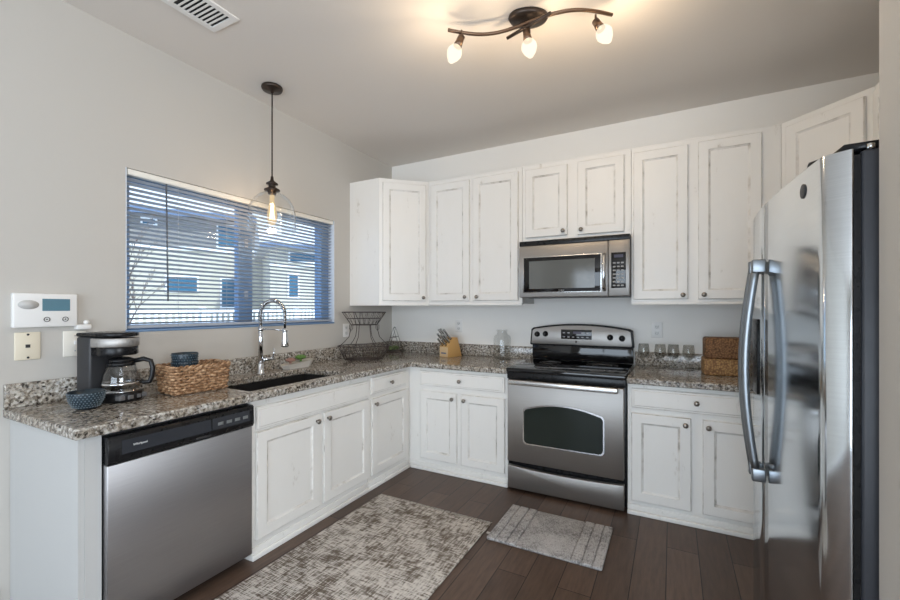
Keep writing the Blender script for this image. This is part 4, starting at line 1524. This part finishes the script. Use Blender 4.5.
# ================================================================== rugs
rug = thing('runner_rug', 'long distressed grey brown runner rug in front of the sink cabinet', 'rug', (1.12, -1.75, 0.0))
ry0, ry1, rxa, rxb = -2.62, -1.145, 0.728, 1.522
part('pile', MB().box(rxa, rxb, ry0, ry1, 0.0006, 0.009, 0.003), RUG, rug, world=True)
mb = MB()
for yy, sg in ((ry1, 1), (ry0, -1)):
    k = 0
    x_ = rxa + 0.004
    while x_ < rxb:
        mb.tube([(x_, yy - sg * 0.002, 0.006), (x_ + random.uniform(-0.004, 0.004), yy + sg * 0.014, 0.0045), (x_ + random.uniform(-0.007, 0.007), yy + sg * 0.028, 0.0026)], 0.0022, 5)
        x_ += 0.0085
part('fringe', mb, FRINGE, rug, world=True, kind='stuff')
m2 = thing('kitchen_mat', 'small ribbed grey tufted mat in front of the range', 'rug', (1.853, -1.085, 0))
mx0, mx1, my0, my1 = 1.558, 2.150, -1.296, -0.876
mb = MB().box(mx0 + 0.006, mx1 - 0.006, my0 + 0.004, my1 - 0.004, 0.0006, 0.010, 0.003)
xr = mx0
cuts = [0.052, 0.058, 0.052, 0.280, 0.052, 0.052, 0.046]
for wdt in cuts:
    mb.box(xr + 0.0015, xr + wdt - 0.0015, my0, my1, 0.004, 0.019 if wdt < 0.1 else 0.014, 0.006, 3)
    xr += wdt
part('tufted_bands', mb, MATM, m2, world=True)
part('corner_tag', MB().box(mx0 - 0.024, mx0 + 0.012, my0 + 0.06, my0 + 0.075, 0.0006, 0.004), FRINGE, m2, world=True)

# ================================================================== outside the window
GZ = -0.35
struct('ground', MB().box(-90, -0.2, -50, 80, GZ - 0.3, GZ), GROUND, 'pale ground outside the window')
fn = thing('picket_fence', 'white picket fence outside the window', 'fence', (-6, 3.0, GZ))
part('rails', MB().box(-6.05, -6.02, -3, 9, GZ + 0.25, GZ + 0.34).box(-6.05, -6.02, -3, 9, 1.16, 1.24), FENCEM, fn, world=True)
mb = MB()
y = -3.0
while y < 9.0:
    mb.box(-6.02, -6.0, y, y + 0.062, GZ + 0.08, 1.22)
    y += 0.125
part('pickets', mb, FENCEM, fn, world=True)
for y in (-3, -0.6, 1.8, 4.2, 6.6, 9.0):
    part('post', MB().box(-6.09, -5.99, y - 0.05, y + 0.05, GZ, 1.27, 0.01), FENCEM, fn, world=True)

# building A (long, oblique) in its own frame: facade along x, facing -y
TH = math.atan2(0.82, 0.57)
K = 1.8


def zz(z):
    return 1.239 + (z - 1.239) * K


hA = thing('neighbor_house', 'two-storey house with grey upper and cream lower siding behind the fence', 'house', (-29.85, 12.05, GZ), TH)
eA, bA = zz(4.90) - GZ, zz(3.64) - GZ
part('lower_wall', MB().box(-14, 16, 0, 9, 0, bA), SID_L, hA)
part('upper_wall', MB().box(-14, 16, -0.05, 9, bA, eA), SID_G, hA)
part('belt_trim', MB().box(-14.02, 16.02, -0.12, 0, bA - 0.16, bA + 0.1), FENCEM, hA)
part('roof', MB().prism([(-0.7, eA + 0.28), (4.5, eA + 3.2), (9.7, eA + 0.28), (9.7, eA + 0.05), (-0.7, eA + 0.05)], -14.5, 16.5, 'x'), ROOFM, hA)
part('fascia', MB().box(-14.5, 16.5, -0.85, -0.72, eA - 0.12, eA + 0.3), mat('blue_grey_fascia', (0.12, 0.17, 0.27), 0.5), hA)
for s0, s1, z0, z1 in ((0.05, 0.45, 4.50, 4.68), (2.58, 3.19, 3.77, 4.64), (0.82, 1.83, 1.94, 2.49), (2.71, 3.19, 1.31, 2.46), (-2.2, -1.4, 1.9, 2.5), (-1.9, -1.2, 3.8, 4.6), (4.6, 5.4, 3.8, 4.6)):
    y_ = -0.05 if z0 > 3.6 else 0.0
    s0, s1, z0, z1 = s0 * K, s1 * K, zz(z0) - GZ, zz(z1) - GZ
    f_ = part('window', MB().cells([s0 - 0.12, s0, s1, s1 + 0.12], [z0 - 0.12, z0, z1, z1 + 0.12], 0, 0.08, lambda a, b_: not (s0 < a < s1 and z0 < b_ < z1)), FENCEM, hA)
    f_.data.transform(Matrix(((1, 0, 0, 0), (0, 0, -1, y_), (0, 1, 0, 0), (0, 0, 0, 1))))
    mb = MB().box(s0, s1, y_ - 0.04, y_ - 0.005, z0, z1)
    part('pane', mb, GLASSB, f_)
hB = thing('garage_wing', 'low siding building with a hipped pale roof at the right of the window view', 'house', (-18.98, 13.78, GZ), TH)
eB = zz(3.37) - GZ
part('wall', MB().box(0, 12, 0, 7.4, 0, eB), SID_L, hB)
part('roof', MB().prism([(-0.6, eB), (3.7, eB + 2.4), (8.0, eB), (8.0, eB - 0.12), (-0.6, eB - 0.12)], -0.6, 12.5, 'x'), ROOFM, hB)
part('fascia', MB().box(-0.6, 12.5, -0.72, -0.6, eB - 0.2, eB + 0.06), mat('blue_grey_fascia', (0.12, 0.17, 0.27), 0.5), hB)
part('belt_trim', MB().box(-0.03, 12, -0.08, 0, zz(2.66) - GZ, zz(2.74) - GZ), FENCEM, hB)
for s0, s1, z0, z1 in ((0.63, 1.50, 2.86, 3.14), (0.60, 0.88, 1.64, 2.39), (1.9, 2.4, 1.64, 2.39)):
    s0, s1, z0, z1 = s0 * K, s1 * K, zz(z0) - GZ, zz(z1) - GZ
    f_ = part('window', MB().cells([s0 - 0.1, s0, s1, s1 + 0.1], [z0 - 0.1, z0, z1, z1 + 0.1], 0, 0.08, lambda a, b_: not (s0 < a < s1 and z0 < b_ < z1)), FENCEM, hB)
    f_.data.transform(Matrix(((1, 0, 0, 0), (0, 0, -1, 0), (0, 1, 0, 0), (0, 0, 0, 1))))
    part('pane', MB().box(s0, s1, -0.04, -0.005, z0, z1), GLASSB, f_)

# bare tree
tr = thing('bare_tree', 'bare twiggy tree at the left of the window view', 'tree', (-4.6, -0.22, GZ))
rnd = random.Random(3)
mb = MB()
mtw = MB()


def branch(p0, d0, ln, r_, lvl):
    p1 = p0 + d0 * ln * 0.5 + Vector((rnd.uniform(-1, 1), rnd.uniform(-1, 1), 0)) * ln * 0.05
    p2 = p0 + d0 * ln
    (mb if lvl < 2 else mtw).tube([p0, p1, p2], r_, 5 if lvl > 1 else 8, taper=0.6)
    if lvl >= 5:
        return
    for k in range(3):
        dd = (d0 + Vector((rnd.uniform(-1, 1), rnd.uniform(-1, 1), rnd.uniform(-0.3, 0.7))) * 0.62).normalized()
        branch(p0 + d0 * ln * rnd.uniform(0.55, 1.0), dd, ln * rnd.uniform(0.6, 0.8), r_ * 0.58, lvl + 1)


branch(Vector((0, 0, 0)), Vector((0.02, 0.0, 1)).normalized(), 1.15, 0.038, 0)
part('trunk', mb, BARK, tr)
part('twigs', mtw, BARK, tr)
